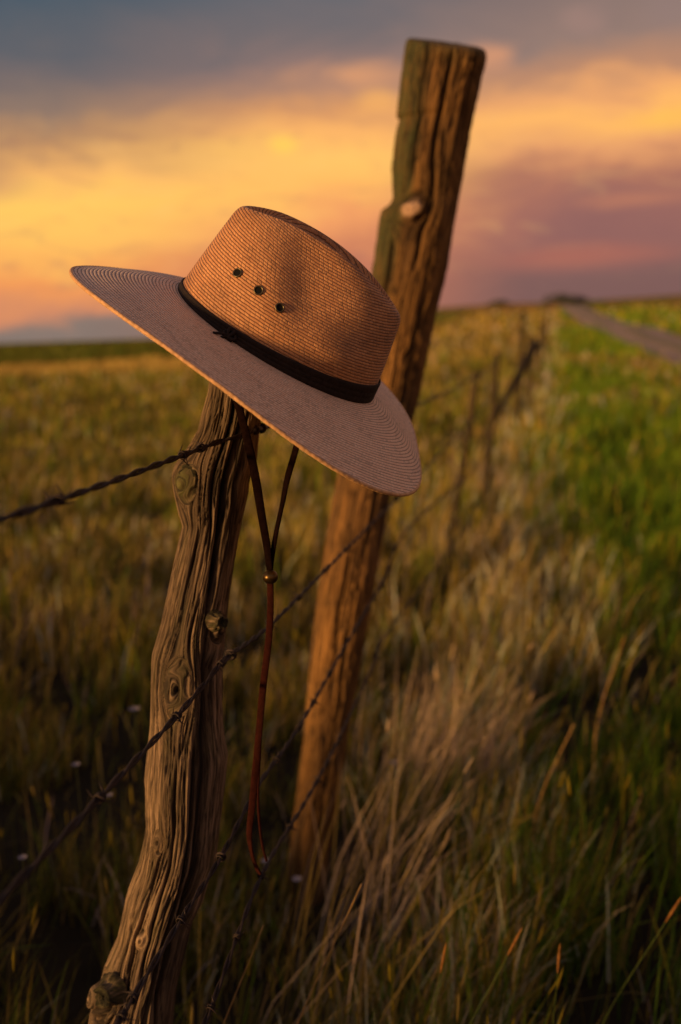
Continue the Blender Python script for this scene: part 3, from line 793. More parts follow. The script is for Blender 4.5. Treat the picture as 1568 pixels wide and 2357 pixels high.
for (px, py) in ((548, 629), (595, 668), (644.5, 709)):
    c, nn = crown_at_px(px, py, .0006); a, b2 = disc_frame(nn)
    tO = np.linspace(0, 2 * np.pi, 40, endpoint=False)
    V = []
    for r, hgt_ in ((.0048, -.0006), (.0049, .0004), (.0046, .0009), (.0041, .0011), (.0036, .0009), (.0032, .0002), (.0031, -.0008)):
        V.append(c + nn * hgt_ + r * (np.cos(tO)[:, None] * a + np.sin(tO)[:, None] * b2))
    ey = mesh_from('eyelet', np.vstack(V), grid_faces(40, 7), m_brass, parent=hat)
    V = [c + nn * .0001 + r * (np.cos(tO)[:, None] * a + np.sin(tO)[:, None] * b2) for r in (.0033, .0001)]
    mesh_from('air_hole', np.vstack(V), grid_faces(40, 2), m_hole, parent=ey)  # near-black disc paints the shade inside the open hole

# little knot where the band is tied
kc, kn_ = crown_at_px(534, 772, .0055)
parts = []
a, b2 = disc_frame(kn_)
for ang, rr5 in ((0, .0062), (1.1, .0052), (2.2, .0058)):
    tO = np.linspace(0, 2 * np.pi, 28)
    d1 = a * math.cos(ang) + b2 * math.sin(ang)
    parts.append(tube(kc + rr5 * (np.cos(tO)[:, None] * d1 + .6 * np.sin(tO)[:, None] * (kn_ * .6 + b2 * .6)), .0017, 7))
for e in ((-.015, -.005), (-.009, -.010)):
    parts.append(tube(spline([kc, kc + a * 0 + np.array([e[0] * .5, -.003, e[1] * .3]), kc + np.array([e[0], -.004, e[1]])], 10), .0014, 6))
V, Qk, Tk = join(parts); mesh_from('band_knot', V, Qk, m_band, parent=hat, tris=Tk)

# chin cord of flat leather lace, with a bead
m_lace = simple('brown_leather_lace', lin(46, 18, 11), .9, 0, .3, 260, .3, .05)
HInv = np.linalg.inv(HR * HS)


def to_hat(V): return (np.asarray(V) - HT) @ HInv.T


def lace(name, pts, wpx, twist, th_=.0011, nseg=110):
    Pw = spline([at(*p) for p in pts], nseg); T = np.gradient(Pw, axis=0); T /= np.linalg.norm(T, axis=1)[:, None]
    wl = np.interp(np.linspace(0, 1, nseg), np.linspace(0, 1, len(wpx)), wpx) / F / 2
    an = np.radians(np.interp(np.linspace(0, 1, nseg), np.linspace(0, 1, len(twist)), twist))
    xr_ = np.cross(T, [0, 1., 0]); xr_ /= np.linalg.norm(xr_, axis=1)[:, None]; yr_ = np.cross(T, xr_)
    A_ = np.cos(an)[:, None] * xr_ + np.sin(an)[:, None] * yr_; B_ = np.cross(T, A_)
    w_ = .0036
    V = []
    for (ua, ub) in ((-1, -.5), (-.8, -1), (0, -1.1), (.8, -1), (1, -.5), (1, .5), (.8, 1), (0, 1.1), (-.8, 1), (-1, .5)):
        V.append(Pw + A_ * (ua * wl[:, None]) + B_ * (ub * th_))
    V = np.stack(V, 1).reshape(-1, 3)
    return mesh_from(name, to_hat(V), grid_faces(10, nseg), m_lace, parent=hat)


m_lace_tail = m_lace; m_lace = simple('black_brown_leather_lace', lin(22, 12, 9), 1.0, 0, .3, 260, .3, .0)
lace('chin_cord', [(520, 830, 1.02), (545, 920, 1.0), (560, 975, .995), (575, 1035, .99), (590, 1110, .985), (603, 1190, .983), (615, 1260, .982), (622, 1318, .982)], [18, 18, 19, 20, 18, 16], [10, 15, 5, 0, 10, 30])
lace('chin_cord', [(712, 930, 1.0), (690, 1000, .995), (678, 1045, .99), (662, 1100, .987), (650, 1160, .985), (636, 1225, .984), (627, 1280, .985), (623, 1318, .985)], [15, 15, 16, 12, 12, 12], [20, 30, 30, 40, 30, 40])
m_lace = m_lace_tail
lace('cord_tail', [(622, 1330, .982), (623, 1400, .982), (618, 1480, .984), (606, 1580, .985), (597, 1680, .985), (588, 1780, .986), (580, 1860, .985), (574, 1920, .983), (580, 1965, .98), (592, 2000, .978), (600, 2012, .977)],
     [15, 15, 16, 17, 16, 18, 17, 14, 10, 12, 8], [10, 0, 5, 0, 10, -10, 0, 10, 40, 30, 40])
lace('cord_tail', [(621, 1335, .988), (620, 1420, .989), (612, 1530, .99), (603, 1640, .99), (597, 1750, .988), (594, 1830, .986), (597, 1890, .984), (604, 1945, .982), (614, 1982, .98)],
     [10, 9, 9, 9, 8, 7, 7, 6, 5], [60, 60, 60, 60, 60, 65, 60, 60, 60])
bc = at(622.5, 1328, .980); tO = np.linspace(0, 2 * np.pi, 36, endpoint=False); V = []
for ph in np.linspace(.2, np.pi - .2, 20):
    r = .0079 * math.sin(ph); V.append(bc + np.stack([r * np.cos(tO), r * np.sin(tO), np.full(36, .0073 * math.cos(ph))], -1))
mesh_from('bead', to_hat(np.vstack(V)), grid_faces(36, 20)[:, ::-1], simple('aged_brass_bead', lin(74, 56, 30), .34, .8, .4, 120), parent=hat)

# ------------------------------------------------------------------ barbed wire
m_wire = simple('rusty_dark_wire', lin(54, 44, 40), .6, .55, .45, 90, .3)


def helix_clump(turns, r, L, wr, n=40, ph=0):
    t = np.linspace(0, 1, n); a = 2 * np.pi * turns * t + ph
    return np.stack([(t - .5) * L, r * np.cos(a), r * np.sin(a)], -1)


def barb_mesh():
    parts = []
    for k, ph in enumerate((0, 2.2)):
        h = helix_clump(1.6, .0046, .006, .0, 26, ph) + np.array([k * .002 - .001, 0, 0])
        a = h[0] + (h[0] - h[1]) / np.linalg.norm(h[0] - h[1]) * .013 + np.array([-.003, 0, 0])
        b_ = h[-1] + (h[-1] - h[-2]) / np.linalg.norm(h[-1] - h[-2]) * .013 + np.array([.003, 0, 0])
        Pn = np.vstack([a, h, b_]); rr6 = np.full(len(Pn), .0012); rr6[0] = rr6[-1] = .0003
        parts.append(tube(Pn, rr6, 6))
    return join(parts)


def tie_mesh():
    parts = []
    for k in range(4):
        h = helix_clump(1.3, .0062 + .0012 * k, .010 - .002 * k, 0, 26, k * 1.7)
        parts.append(tube(h + np.array([k * .0015, 0, 0]), .0014, 6))
    return join(parts)


Vb_, Qb_, Tb_ = barb_mesh(); barb0 = mesh_from('barb', Vb_, Qb_, m_wire, tris=Tb_, link=False)
Vb_, Qb_, Tb_ = tie_mesh(); tie0 = mesh_from('tie', Vb_, Qb_, m_wire, tris=Tb_, link=False)
used_src = {}


def instance(src, parent, M):
    o = src.copy(); COL.objects.link(o); o.parent = parent; o.matrix_parent_inverse = Matrix.Identity(4)
    o.matrix_basis = M; return o


def fence_far(y, h): x = VS * y - VC; return np.array([x, y, float(terrain(np.array(x), np.array(y))) + h])


def barbed_wire(label, ctrl, barbs, ties, hfar, spacing=.155, ymaxbarb=4.4):
    pts = [at(*c) for c in ctrl]
    for y in (4.4, 5.8, 7.6, 9.6, 13, 18, 25, 34, 45, 60): pts.append(fence_far(y, hfar - .0 if y > 4 else hfar))
    root = empty('barbed_wire', tuple(pts[0])); off = Vector(pts[0])
    tag(root, label, 'barbed wire', 'strands of barbed wire strung along the fence')
    D = spline(pts, 4000); sg = np.concatenate([[0], np.cumsum(np.linalg.norm(np.diff(D, axis=0), axis=1))])
    tot = sg[-1]; ss = np.concatenate([np.arange(0, 2.6, .0045), np.arange(2.6, 6, .012), np.arange(6, tot, .25)])
    Cn = np.stack([np.interp(ss, sg, D[:, k]) for k in range(3)], -1)
    T, N, B = frames(Cn)
    for ph in (0, math.pi):
        a = 2 * np.pi * ss / .075 + ph + .5 * np.sin(ss * 9); amp_ = np.where(ss < 6, .0016, 0.0008)
        Pn = Cn + amp_[:, None] * (np.cos(a)[:, None] * N + np.sin(a)[:, None] * B)
        V, Qs, Tr = tube(Pn - np.array(off), .00155, 7)
        mesh_from('wire_strand', V, Qs, m_wire, parent=root, tris=Tr)

    def place(src, y, extra=0.0, sc=1.0, spin=None):
        j = int(np.argmin(np.abs(Cn[:, 1] - y))); t = Vector(T[j]); nvec = Vector(N[j]); bvec = Vector(B[j])
        sc *= .8; M = Matrix((t, nvec, bvec)).transposed().to_4x4() @ Matrix.Rotation(random.uniform(0, 6.28) if spin is None else spin, 4, 'X') @ Matrix.Scale(sc, 4)
        M.translation = Vector(Cn[j] - np.array(off) + np.array([0, -extra, 0])); instance(src, root, M)
    for y, sp in barbs: place(barb0, y, spin=sp)
    y = (max([b[0] for b in barbs]) if barbs else 1.0) + spacing
    while y < ymaxbarb:
        place(barb0, y); y += spacing * random.uniform(.92, 1.08)
    for y, sc in ties: place(tie0, y, .0, sc * .62, .6)
    return root


random.seed(5)


def by(px, py):
    d = ray(px, py); t = -VC / (d[0] - VS * d[1]); return float((d * t)[1])


barbed_wire('topmost barbed wire, crossing the gnarled post just below the hat brim', [(-420, 1310, .50), (0, 1195, .632), (150, 1145, .71), (280, 1100, .815), (400, 1055, .93), (430, 1044, .965), (500, 1018, 1.035), (560, 1002, 1.06), (600, 986, 1.12), (700, 968, 1.5), (940, 940, 2.36)],
            [(.70, 1.35), (.955, .3), (1.0, 2.0), (1.30, 0)], [(1.085, 1.0), (1.12, 1.1)], .98)
barbed_wire('second barbed wire from the top, crossing the knotty middle of the gnarled post', [(-150, 2210, .52), (0, 2070, .589), (230, 1835, .732), (405, 1650, .892), (470, 1575, .965), (525, 1512, 1.035), (620, 1440, 1.202), (750, 1311, 1.51), (905, 1155, 2.156), (950, 1105, 2.5)],
            [(.732, 1.2), (.892, .5), (1.01, 0), (1.202, 1), (1.34, 2), (1.51, 0), (1.66, 1), (1.86, 1)], [(1.04, 1.25), (2.2, 1.5)], .80)
barbed_wire('third barbed wire from the top, running low across the gnarled post', [(120, 2620, .60), (280, 2340, .737), (417, 2117, .87), (508, 1973, .985), (600, 1800, 1.134), (687, 1675, 1.314), (791, 1493, 1.616), (880, 1340, 1.997), (950, 1205, 2.5)],
            [(.737, 1.0), (.76, 2.5), (.87, .8), (by(636, 1763), 1), (by(687, 1675), 0), (by(722, 1608), 1), (by(761, 1552), 0), (by(791, 1493), 2), (by(816, 1452), 1)], [(.985, 1.1), (1.98, 1.5)], .58, .12)
barbed_wire('lowest barbed wire, half lost in the dry grass beside the gnarled post', [(330, 2640, .78), (470, 2357, .909), (600, 2020, 1.115), (700, 1850, 1.326), (770, 1720, 1.523), (860, 1530, 2.0), (905, 1440, 2.4)],
            [(.93, 1.0), (1.02, 0), (1.12, 1), (1.25, 1)], [(2.1, 1.3)], .38)

# ------------------------------------------------------------------ further fence posts
m_far = wood_material('old_grey_post', lin(38, 30, 18), lin(66, 52, 32), lin(88, 70, 44), lin(90, 84, 50), .4)


def slim_post(px_top, py_top, y, px_bot, wpx, label, name='fence_post', seed=1, mat_=None, yb=None, zb=None):
    top = at(px_top, py_top, y); yb = yb or y
    # foot: where the lean continues to the soil
    zf = float(terrain(np.array(top[0]), np.array(yb))) - .05
    a = at(px_bot, 1200, yb); dirv = (a - top); foot = top + dirv * ((zf - top[2]) / dirv[2])
    foot[1] = yb; r = wpx / 2 / F * y
    n_ = 60; Pn = top + (foot - top) * np.linspace(0, 1, n_)[:, None]
    Pn[:, 0] += (fbm(np.linspace(0, 5, n_), np.zeros(n_) + seed, 3, seed) - .5) * r * 1.2
    rad_ = r * (1 + .25 * (fbm(np.linspace(0, 9, n_), np.zeros(n_), 3, seed + 4) - .5) + .15 * np.linspace(0, 1, n_)); rad_[0] *= .8
    V, Qs, Tr = tube(Pn - foot, rad_, 14); Vv = V.copy()
    V[:, :2] += (np.stack([fbm(V[:, 2] * 40, np.arctan2(V[:, 1], V[:, 0]) * 3, 2, seed)] * 2, -1) - .5) * r * .3
    o = mesh_from(name, V, Qs, mat_ or m_far, tris=Tr, uv=np.stack([np.arctan2(Vv[:, 1], Vv[:, 0]) * r, Vv[:, 2]], -1), attrs={'groove': np.full(len(V), .1), 'lichen': np.full(len(V), .2), 'patch': np.zeros(len(V))})
    o.location = tuple(foot); return tag(o, label, 'fence post', 'slim fence posts farther down the fence line')


slim_post(1100, 855, 4.4, 1045, 17, 'slim leaning fence post, first one beyond the tall orange post', seed=2)
slim_post(1147, 812, 5.9, 1113, 15, 'short grey fence post, second one beyond the tall orange post', seed=3)
slim_post(1203, 716, 9.6, 1180, 13, 'tall thin pale fence post rising above the others to the skyline', seed=4)
slim_post(1222, 770, 13.0, 1212, 13, 'small distant fence post just right of the tall thin pale one', seed=6)
slim_post(1243, 745, 18.0, 1236, 10, 'tiny fence post farther along, before the green crest of the verge', seed=7)
slim_post(1258, 727, 26.0, 1252, 7, 'tiniest fence post, farthest away below the crest bushes', seed=8)
# dark leaning brace
p0, p1 = at(1232, 792, 9.4), at(1165, 915, 8.8); p1 = p0 + (p1 - p0) * ((p0[2] - 0.05) / max(.1, (p0[2] - p1[2])))
Pn = p0 + (p1 - p0) * np.linspace(0, 1, 24)[:, None]
V, Qs, Tr = tube(Pn - p1, .042 * (1.15 - .85 * np.linspace(0, 1, 24)), 10)
br = mesh_from('brace_post', V, Qs, simple('charred_wood', lin(44, 36, 26), .95, 0, .4, 20), tris=Tr); br.location = tuple(p1)
tag(br, 'dark slanting brace post leaning against the far fence below the skyline', 'fence brace')

# ------------------------------------------------------------------ bushes on the crest


def shrub(px, py, r, hgt_, wid, n_, label, seed):
    rg = np.random.default_rng(seed); d = ray(px, py); k = r / math.hypot(d[0], d[1]); x, y = d[0] * k, d[1] * k
    z = float(terrain(np.array(x), np.array(y))); root = empty('bush', (x, y, z)); tag(root, label, 'bush', 'dark bushes on the crest')
    parts = []
    for q in range(5):
        e = np.array([rg.normal() * wid * .25, rg.normal() * .3, hgt_ * rg.uniform(.5, .8)]); parts.append(tube(spline([np.zeros(3) - [0, 0, .1], e * .5 + rg.normal(size=3) * .05, e], 6), np.linspace(.05, .01, 6), 5))
    V, Qs, Tr = join(parts); mesh_from('stem', V, Qs, m_far, parent=root, tris=Tr)
    cl = rg.normal(size=(14, 3)) * [wid * .27, .35, hgt_ * .16] + [0, 0, hgt_ * .5]
    c = cl[rg.integers(0, 14, n_)] + rg.normal(size=(n_, 3)) * [.22 * wid * .5, .2, .14 * hgt_]
    c[:, 2] = np.clip(c[:, 2], .05, None); s_ = rg.uniform(.04, .11, n_)[:, None]
    a = rg.normal(size=(n_, 3)); a /= np.linalg.norm(a, axis=1)[:, None]; b_ = np.cross(a, rg.normal(size=(n_, 3))); b_ /= np.linalg.norm(b_, axis=1)[:, None]
    V = np.stack([c - a * s_, c + b_ * s_ * .6, c + a * s_, c - b_ * s_ * .6], 1).reshape(-1, 3)
    lf = mesh_from('foliage', V, np.arange(n_ * 4).reshape(-1, 4), m_bush, parent=root, smooth=False)
    return root


m_bush = simple('dark_bush_leaf', lin(58, 64, 30), .8, 0, .4, 3)
shrub(1300, 692, 112, 1.5, 2.4, 1500, 'dark green bush at the crest where the road vanishes', 3)
shrub(1327, 692, 114, 1.1, 1.9, 1100, 'lower dark bush immediately right of the road crest bush', 4)
shrub(1155, 694, 122, .7, 2.6, 700, 'low dark scrub on the skyline right of the tall post', 5)

# ------------------------------------------------------------------ grass
m_grass, n, b = mat('grass_blades')
ca = n.node('ShaderNodeAttribute', attribute_name='Col')
n.put(b.inputs['Base Color'], ca.outputs['Color']); b.inputs['Roughness'].default_value = .65; b.inputs['Specular IOR Level'].default_value = .2
tl = n.node('ShaderNodeBsdfTranslucent', {'Color': ca.outputs['Color']})
mx = n.node('ShaderNodeMixShader', {0: .25, 1: b.outputs[0], 2: tl.outputs[0]})
n.put(n.n['Material Output'].inputs['Surface'], mx.outputs[0])


def blades(base, L, wd_, lean, col, curl=.5):
    """base (n,3), L, wd_ (n,), lean (n,2) horizontal tip offset as a fraction of L, col (n,3)"""
    n_ = len(L); ts = np.array([0, .4, .75, 1.0]); yaw = rng.uniform(0, np.pi, n_)
    side = np.stack([np.cos(yaw), np.sin(yaw), 0 * yaw], -1)
    V = np.zeros((n_, 7, 3)); k = 0
    ln = np.linalg.norm(lean, axis=1); up = np.sqrt(np.clip(1 - np.minimum(ln, .95) ** 2, .1, 1))
    for j, t in enumerate(ts):
        off_ = lean * (t ** (1 + curl))
        c = base + np.stack([off_[:, 0] * L, off_[:, 1] * L, t * L * (1 - (1 - up) * t)], -1)
        if j == 3: V[:, 6] = c
        else:
            hw = wd_[:, None] * (.5, .42, .28)[j] * side; V[:, 2 * j] = c - hw; V[:, 2 * j + 1] = c + hw
    o = (np.arange(n_) * 7)[:, None]
    Q_ = np.concatenate([o + [0, 1, 3, 2], o + [2, 3, 5, 4]]); T_ = o + np.array([4, 5, 6])
    Cc = np.repeat(col, 7, 0)
    return V.reshape(-1, 3), Q_, T_, Cc


def heads(c, ax_, L, r, col):
    """seed heads: slim six-sided spindles"""
    n_ = len(L); a = np.cross(ax_, [0, 1., .1]); a /= np.linalg.norm(a, axis=1)[:, None]; b_ = np.cross(ax_, a)
    V = np.zeros((n_, 10, 3)); V[:, 0] = c; V[:, 9] = c + ax_ * L[:, None]
    for j, (t, f) in enumerate(((.25, .9), (.6, 1.0))):
        for k in range(4):
            an = k * np.pi / 2 + j * .5; V[:, 1 + j * 4 + k] = c + ax_ * (L * t)[:, None] + (r * f)[:, None] * (math.cos(an) * a + math.sin(an) * b_)
    o = (np.arange(n_) * 10)[:, None]; T_ = []; Q_ = []
    for k in range(4):
        k2 = (k + 1) % 4; T_.append(o + [0, 1 + k2, 1 + k]); T_.append(o + [9, 5 + k, 5 + k2]); Q_.append(o + [1 + k, 1 + k2, 5 + k2, 5 + k])
    return V.reshape(-1, 3), np.concatenate(Q_), np.concatenate(T_), np.repeat(col, 10, 0)


def jn(parts):
    V = []; Q_ = []; T_ = []; Cc = []; k = 0
    for v, q, t, c in parts:
        V.append(v); Q_.append(q + k); T_.append(t + k); Cc.append(c); k += len(v)
    return np.vstack(V), np.vstack(Q_), np.vstack(T_), np.vstack(Cc)


PAL = {k: np.array(v[:3]) for k, v in dict(straw=lin(150, 126, 62), pale=lin(222, 188, 146), brown=lin(78, 64, 30), olive=lin(92, 92, 24), green=lin(68, 94, 14), yell=lin(150, 128, 26), grey=lin(164, 140, 120), bright=lin(100, 120, 20)).items()}
names_ = list(PAL); PALM = np.array([PAL[k] for k in names_])


def pick(x, y):
    """colour class for every blade from where it grows"""
    off_ = x - (VS * y - VC); n_ = len(x)
    pn = fbm(x * 1.1 + 9, y * .8, 3, 21); pn2 = fbm(x * 2.6 + 3, y * 2.0, 3, 33)
    r_ = np.hypot(x, y)
    g = np.clip((off_ - .22 + .04 * np.minimum(r_, 12) + (pn - .5) * .9) / .7, 0, 1)                # verge greenness
    g = np.where(off_ < 0, np.clip(np.clip((pn2 - .56) * 7, 0, 1) * .9 + .42 * np.clip((r_ - 3) / 8, 0, 1) * (r_ < 26), 0, 1), g)       # green patches in the field
    
    g = np.maximum(g, np.where(off_ > .3, .75, .4) * np.clip(3.6 - r_, 0, 1))
    g = np.maximum(g, .85 * np.clip((off_ - .7) / .4, 0, 1) * (r_ < 8))
    g = g * np.where((r_ > 12) & (off_ > 0), np.clip(1.2 - 1.6 * np.clip(fbm(x * .35 + 4, y * .12, 3, 66) - .45, 0, 1) * 3, .2, 1), 1)
    dry = np.exp(-((off_ - .15) / .45) ** 2)
    u = rng.uniform(size=n_); v = rng.uniform(size=n_)
    isg = u < g * np.where(off_ > .5, .93, .85)
    cg = np.where(v < .45, 4, np.where(v < .7, 7, np.where(v < .92, 3, 5)))
    cd = np.where(v < .36, 0, np.where(v < .36 + .22 * dry + .04, 1, np.where(v < .70, 2, np.where(v < .84, 3, np.where(v < .9, 5, np.where(v < .95, 6, 2))))))
    cg = np.where((off_ < 0) & (v < .6), 3, cg); cg = np.where((off_ > .5) & (cg == 3), 7, cg)
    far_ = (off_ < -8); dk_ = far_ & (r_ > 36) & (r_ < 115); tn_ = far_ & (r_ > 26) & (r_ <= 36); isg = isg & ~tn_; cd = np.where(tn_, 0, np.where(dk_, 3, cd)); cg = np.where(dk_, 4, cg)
    c = ((1.7 - .45 * np.clip((4.5 - r_) / 2.5, 0, 1)) * np.where(dk_, .68, 1))[:, None] * PALM[np.where(isg, cg, cd)] * rng.uniform(.65, 1.25, (n_, 1)) * (1 + rng.normal(size=(n_, 3)) * .04)  # blades near the camera get a darker colour, standing in for foreground shade
    return np.clip(c, .003, .7), isg, off_


def scatter(n_, r0, r1, power, halfang=.50):
    r = r0 * (r1 / r0) ** (rng.uniform(size=n_) ** power); a = rng.uniform(-halfang, halfang, n_)
    return r * np.sin(a), r * np.cos(a)


def make_grass(n_, r0, r1, hmin, hmax, wbase, wk, power=1.0, ha=.5, skipfence=False):
    x, y = scatter(n_, r0, r1, power, ha)
    # clumping
    dn = fbm(x * 5, y * 5, 2, 41); keep = rng.uniform(size=n_) < np.clip((dn - np.where(np.hypot(x, y) < 5, .45, .27)) * 4.0, .03, 1)
    off_ = x - (VS * y - VC); ro_ = x - .197 * y; keep &= ~((ro_ > 2.85) & (ro_ < 5.15)); x, y = x[keep], y[keep]
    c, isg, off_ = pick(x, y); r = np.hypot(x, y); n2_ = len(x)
    hh = rng.uniform(hmin, hmax, n2_) * (.55 + .9 * fbm(x * .8, y * .8, 2, 55)) * np.where(isg, 1.05, 1.0) * (1 + .15 * np.exp(-(off_ / .5) ** 2))
    hh *= np.clip((r - .5) / 1.0, .55, 1)
    hh *= 1 - .62 * np.exp(-((x + .10) / .24) ** 2 - ((y - 1.75) / .42) ** 2)      # thin worn patch at the foot of the tall post
    hh *= np.where((off_ > .6) & (r < 9), .85, 1)
    z = terrain(x, y) - .01
    lean = rng.normal(size=(n2_, 2)) * .26 + np.array([.16, .03])
    wd_ = (wbase + wk * r) * rng.uniform(.6, 1.3, n2_)
    return np.stack([x, y, z], -1), hh, wd_, lean, c, off_


bat = []
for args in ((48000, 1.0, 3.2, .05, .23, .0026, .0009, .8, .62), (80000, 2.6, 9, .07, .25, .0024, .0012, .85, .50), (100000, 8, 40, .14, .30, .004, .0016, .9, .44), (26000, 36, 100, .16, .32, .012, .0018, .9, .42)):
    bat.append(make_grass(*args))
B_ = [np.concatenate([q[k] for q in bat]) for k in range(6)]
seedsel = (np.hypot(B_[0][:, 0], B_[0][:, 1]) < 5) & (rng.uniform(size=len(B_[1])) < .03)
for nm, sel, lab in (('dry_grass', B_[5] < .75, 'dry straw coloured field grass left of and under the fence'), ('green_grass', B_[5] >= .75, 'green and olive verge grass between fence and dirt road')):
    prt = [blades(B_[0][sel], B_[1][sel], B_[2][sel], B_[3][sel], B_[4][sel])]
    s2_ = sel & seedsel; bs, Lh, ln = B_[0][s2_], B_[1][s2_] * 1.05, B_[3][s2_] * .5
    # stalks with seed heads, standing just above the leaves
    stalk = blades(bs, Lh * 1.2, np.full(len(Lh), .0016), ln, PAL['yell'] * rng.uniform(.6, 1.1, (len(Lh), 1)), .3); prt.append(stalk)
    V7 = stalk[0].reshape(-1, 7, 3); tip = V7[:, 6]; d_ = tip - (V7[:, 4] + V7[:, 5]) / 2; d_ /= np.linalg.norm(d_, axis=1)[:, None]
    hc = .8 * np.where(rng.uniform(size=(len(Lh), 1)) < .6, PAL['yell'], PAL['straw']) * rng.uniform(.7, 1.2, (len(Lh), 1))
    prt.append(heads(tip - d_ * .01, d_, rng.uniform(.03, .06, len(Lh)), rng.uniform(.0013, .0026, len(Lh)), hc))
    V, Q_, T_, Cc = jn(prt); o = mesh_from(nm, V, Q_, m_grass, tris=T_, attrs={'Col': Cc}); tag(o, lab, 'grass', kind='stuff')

# pale bunchgrass tufts along the fence


def tuft(px, py, n_, Lr_, leanc, spread, label, pal=('pale', 'grey', 'straw'), rad_=.05, wd0=.0027, seed=0):
    g0 = ground_at(px, py) ; g0[2] = float(terrain(np.array(g0[0]), np.array(g0[1]))) - .01
    base = g0 * 0 + np.stack([rng.normal(size=n_) * rad_, rng.normal(size=n_) * rad_, np.zeros(n_)], -1)
    L = rng.uniform(*Lr_, n_); lean = np.array(leanc) + rng.normal(size=(n_, 2)) * spread
    col = np.array([PAL[pal[q]] for q in rng.integers(0, len(pal), n_)]) * rng.uniform(.7, 1.2, (n_, 1))
    st_ = blades(base, L, np.full(n_, wd0) * rng.uniform(.6, 1.4, n_), lean, col, .35)
    V7 = st_[0].reshape(-1, 7, 3); hsel = rng.uniform(size=n_) < .08; tip = V7[hsel, 6]; d_ = tip - (V7[hsel, 4] + V7[hsel, 5]) / 2; d_ /= np.linalg.norm(d_, axis=1)[:, None]
    k = hsel.sum(); hd = heads(tip - d_ * .02, d_, rng.uniform(.03, .07, k), rng.uniform(.0016, .0026, k), col[hsel] * .8)
    V, Q_, T_, Cc = jn([st_, hd]); o = mesh_from('grass_tuft', V, Q_, m_grass, tris=T_, attrs={'Col': Cc}); o.location = tuple(g0)
    return tag(o, label, 'grass tuft', 'dry bunchgrass tufts along the fence line')


tuft(720, 2480, 60, (.24, .50), (.36, .10), .17, 'large pale tuft of long dry grass leaning right at the foot of the tall post', ('pale', 'straw', 'straw'), rad_=.09)
tuft(840, 2130, 100, (.20, .52), (.42, .06), .20, 'pale dry grass tuft sweeping right, just right of the tall post foot', ('pale', 'straw', 'grey'), rad_=.07)
tuft(985, 1820, 230, (.18, .44), (.34, .0), .23, 'feathery pinkish grey tuft of dead grass farther along the fence', ('pale', 'grey', 'pale'), .09, .0024)
tuft(1000, 1600, 70, (.15, .32), (.2, .0), .2, 'straw tuft behind the feathery pinkish one', ('straw', 'grey', 'brown'), .10, .0028)
tuft(1050, 1330, 130, (.2, .38), (.16, .0), .2, 'tall straw tuft at the foot of the first slim post', ('straw', 'pale', 'brown'), .12, .004)
tuft(1110, 1180, 130, (.2, .42), (.1, .0), .2, 'pale tuft under the second slim post', ('pale', 'straw', 'grey'), .13, .006)

# single stalks standing out in front
m_tip = simple('orange_seed_head', lin(128, 84, 34), .8, 0, .35, 80)
m_stalk = simple('pale_stalk', lin(168, 130, 72), .7, 0, .25, 50)
m_gstalk = simple('green_stalk', lin(70, 82, 24), .8, 0, .25, 50)


def stalk_thing(pxb, pyb, pxt, pyt, y, r, label, mt, head=True):
    tip = at(pxt, pyt, y); b0_ = at(pxb, pyb, y + .02); d = (b0_ - tip); foot = tip + d * (tip[2] / max(1e-3, tip[2] - b0_[2])); 
    foot[1] = y; root = empty('grass_stalk', tuple(foot)); tag(root, label, 'grass stalk', 'single grass stalks in the foreground')
    mid = (foot + tip) / 2 + np.array([-.022, 0, .012]); Pn = spline([foot * 1.0, mid, tip], 24) - foot
    V, Qs, Tr = tube(Pn, np.linspace(r, r * .6, 24) * .8, 6); mesh_from('stem', V, Qs, mt, parent=root, tris=Tr)
    if head:
        dd = Pn[-1] - Pn[-3]; dd /= np.linalg.norm(dd); k = 16; t = np.linspace(0, 1, k)
        Ph = Pn[-1] - dd * .01 + dd * t[:, None] * .046; rr7 = .0020 * np.sin(np.pi * np.clip(t * .92 + .06, 0, 1)) ** .7 * (1 + .2 * np.sin(t * 40))
        V, Qs, Tr = tube(Ph, rr7, 8); mesh_from('seed_head', V, Qs, m_tip, parent=root, tris=Tr)


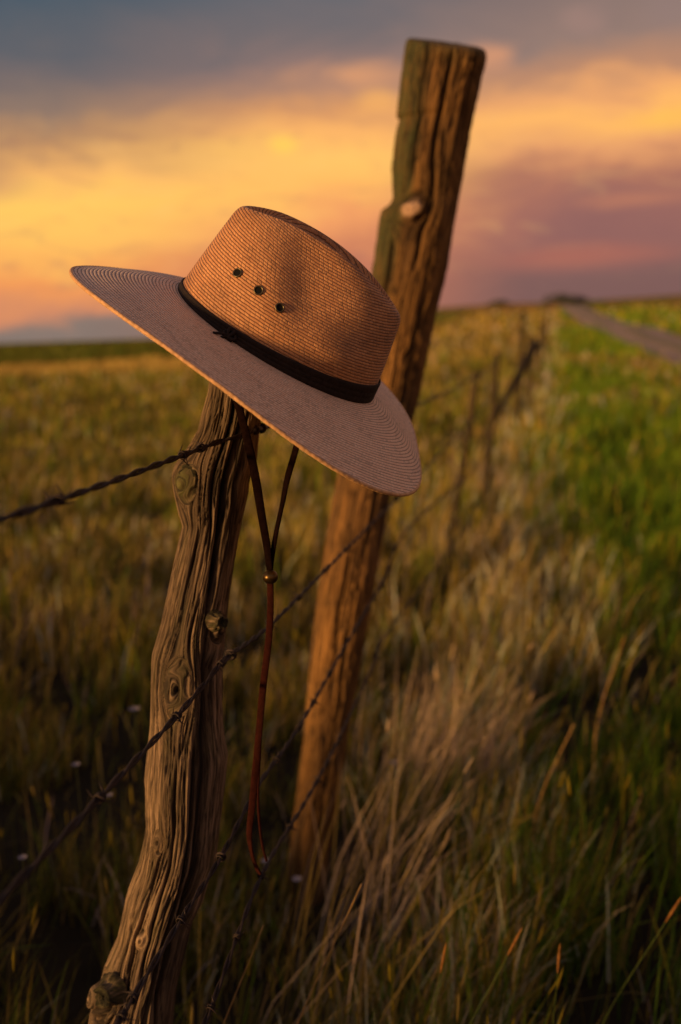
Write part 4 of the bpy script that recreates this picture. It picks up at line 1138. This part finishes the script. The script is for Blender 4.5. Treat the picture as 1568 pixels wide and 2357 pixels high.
for a in ((1008, 2357, 1017, 2225, 1.18, .0012, 'green stalk with orange seed head, leftmost of the three at the bottom right', m_gstalk),
          (1100, 2357, 1176, 2185, 1.2, .0013, 'bright orange seed head on a slanting green stalk at the bottom right', m_gstalk),
          (1290, 2357, 1285, 2225, 1.22, .0011, 'short orange seed head nodding on a thin stalk, right of the slanting one', m_gstalk),
          (1440, 2290, 1540, 2110, 1.3, .0013, 'stalk with orange tip arching right by the right edge of the picture', m_gstalk),
          (718, 2357, 832, 2035, 1.15, .0016, 'long straight pale straw rising across the bottom middle', m_stalk, False),
          (548, 2340, 606, 2130, 1.12, .0013, 'short pale straw right of the gnarled post foot', m_stalk, False),
          (1265, 1830, 1322, 1665, 2.0, .0024, 'bent pale stalk standing alone in the dark verge grass', m_stalk, False),
          (1395, 1640, 1430, 1490, 2.4, .0026, 'pale stalk in the greenest part of the verge', m_stalk, True)):
    stalk_thing(*a)

# small white wildflowers
m_dark_stem = simple('dark_stem', lin(60, 62, 26), .8, 0, .3, 60)
m_pet = simple('white_petal', lin(128, 116, 116), .7, 0, .08, 40)


def flower(px, py, y, r, label):
    c = at(px, py, y); x, yy_ = c[0], c[1]; zg = float(terrain(np.array(x), np.array(yy_))); root = empty('wildflower', (x, yy_, zg)); tag(root, label, 'wildflower', 'small white wildflowers in the grass')
    hh = c[2] - zg; Pn = np.array([[0, 0, -.01], [.004, 0, hh * .5], [0, 0, hh]]); V, Qs, Tr = tube(spline(Pn, 8), .0007, 5); mesh_from('stem', V, Qs, m_dark_stem, parent=root, tris=Tr)
    V = []; Q_ = []
    for k in range(7):
        a = k * 2 * np.pi / 7; d = np.array([math.cos(a), math.sin(a), .35]); s_ = np.array([-math.sin(a), math.cos(a), 0]); o = len(V)
        V += [np.array([0, 0, hh]), np.array([0, 0, hh]) + d * r * .6 - s_ * r * .3, np.array([0, 0, hh]) + d * r, np.array([0, 0, hh]) + d * r * .6 + s_ * r * .3]; Q_.append([o, o + 1, o + 2, o + 3])
    mesh_from('petals', np.array(V), np.array(Q_), m_pet, parent=root, smooth=False)


for a in ((309, 1635, 1.9, .014, 'white wildflower left of the gnarled post, the brightest speck in the field'), (175, 1762, 1.75, .010, 'small white wildflower down left of the brightest one'),
          (250, 1832, 1.65, .009, 'faint white wildflower between wire and gnarled post, low in the field'), (52, 1976, 1.5, .009, 'white wildflower at the far left, near the second wire'),
          (684, 2026, 1.75, .012, 'white wildflower at the foot of the tall post'), (611, 1984, 1.7, .010, 'white wildflower beside the end of the chin cord'),
          (905, 1757, 2.3, .012, 'pale wildflower right of the tall post, in the dry grass')):
    flower(*a)
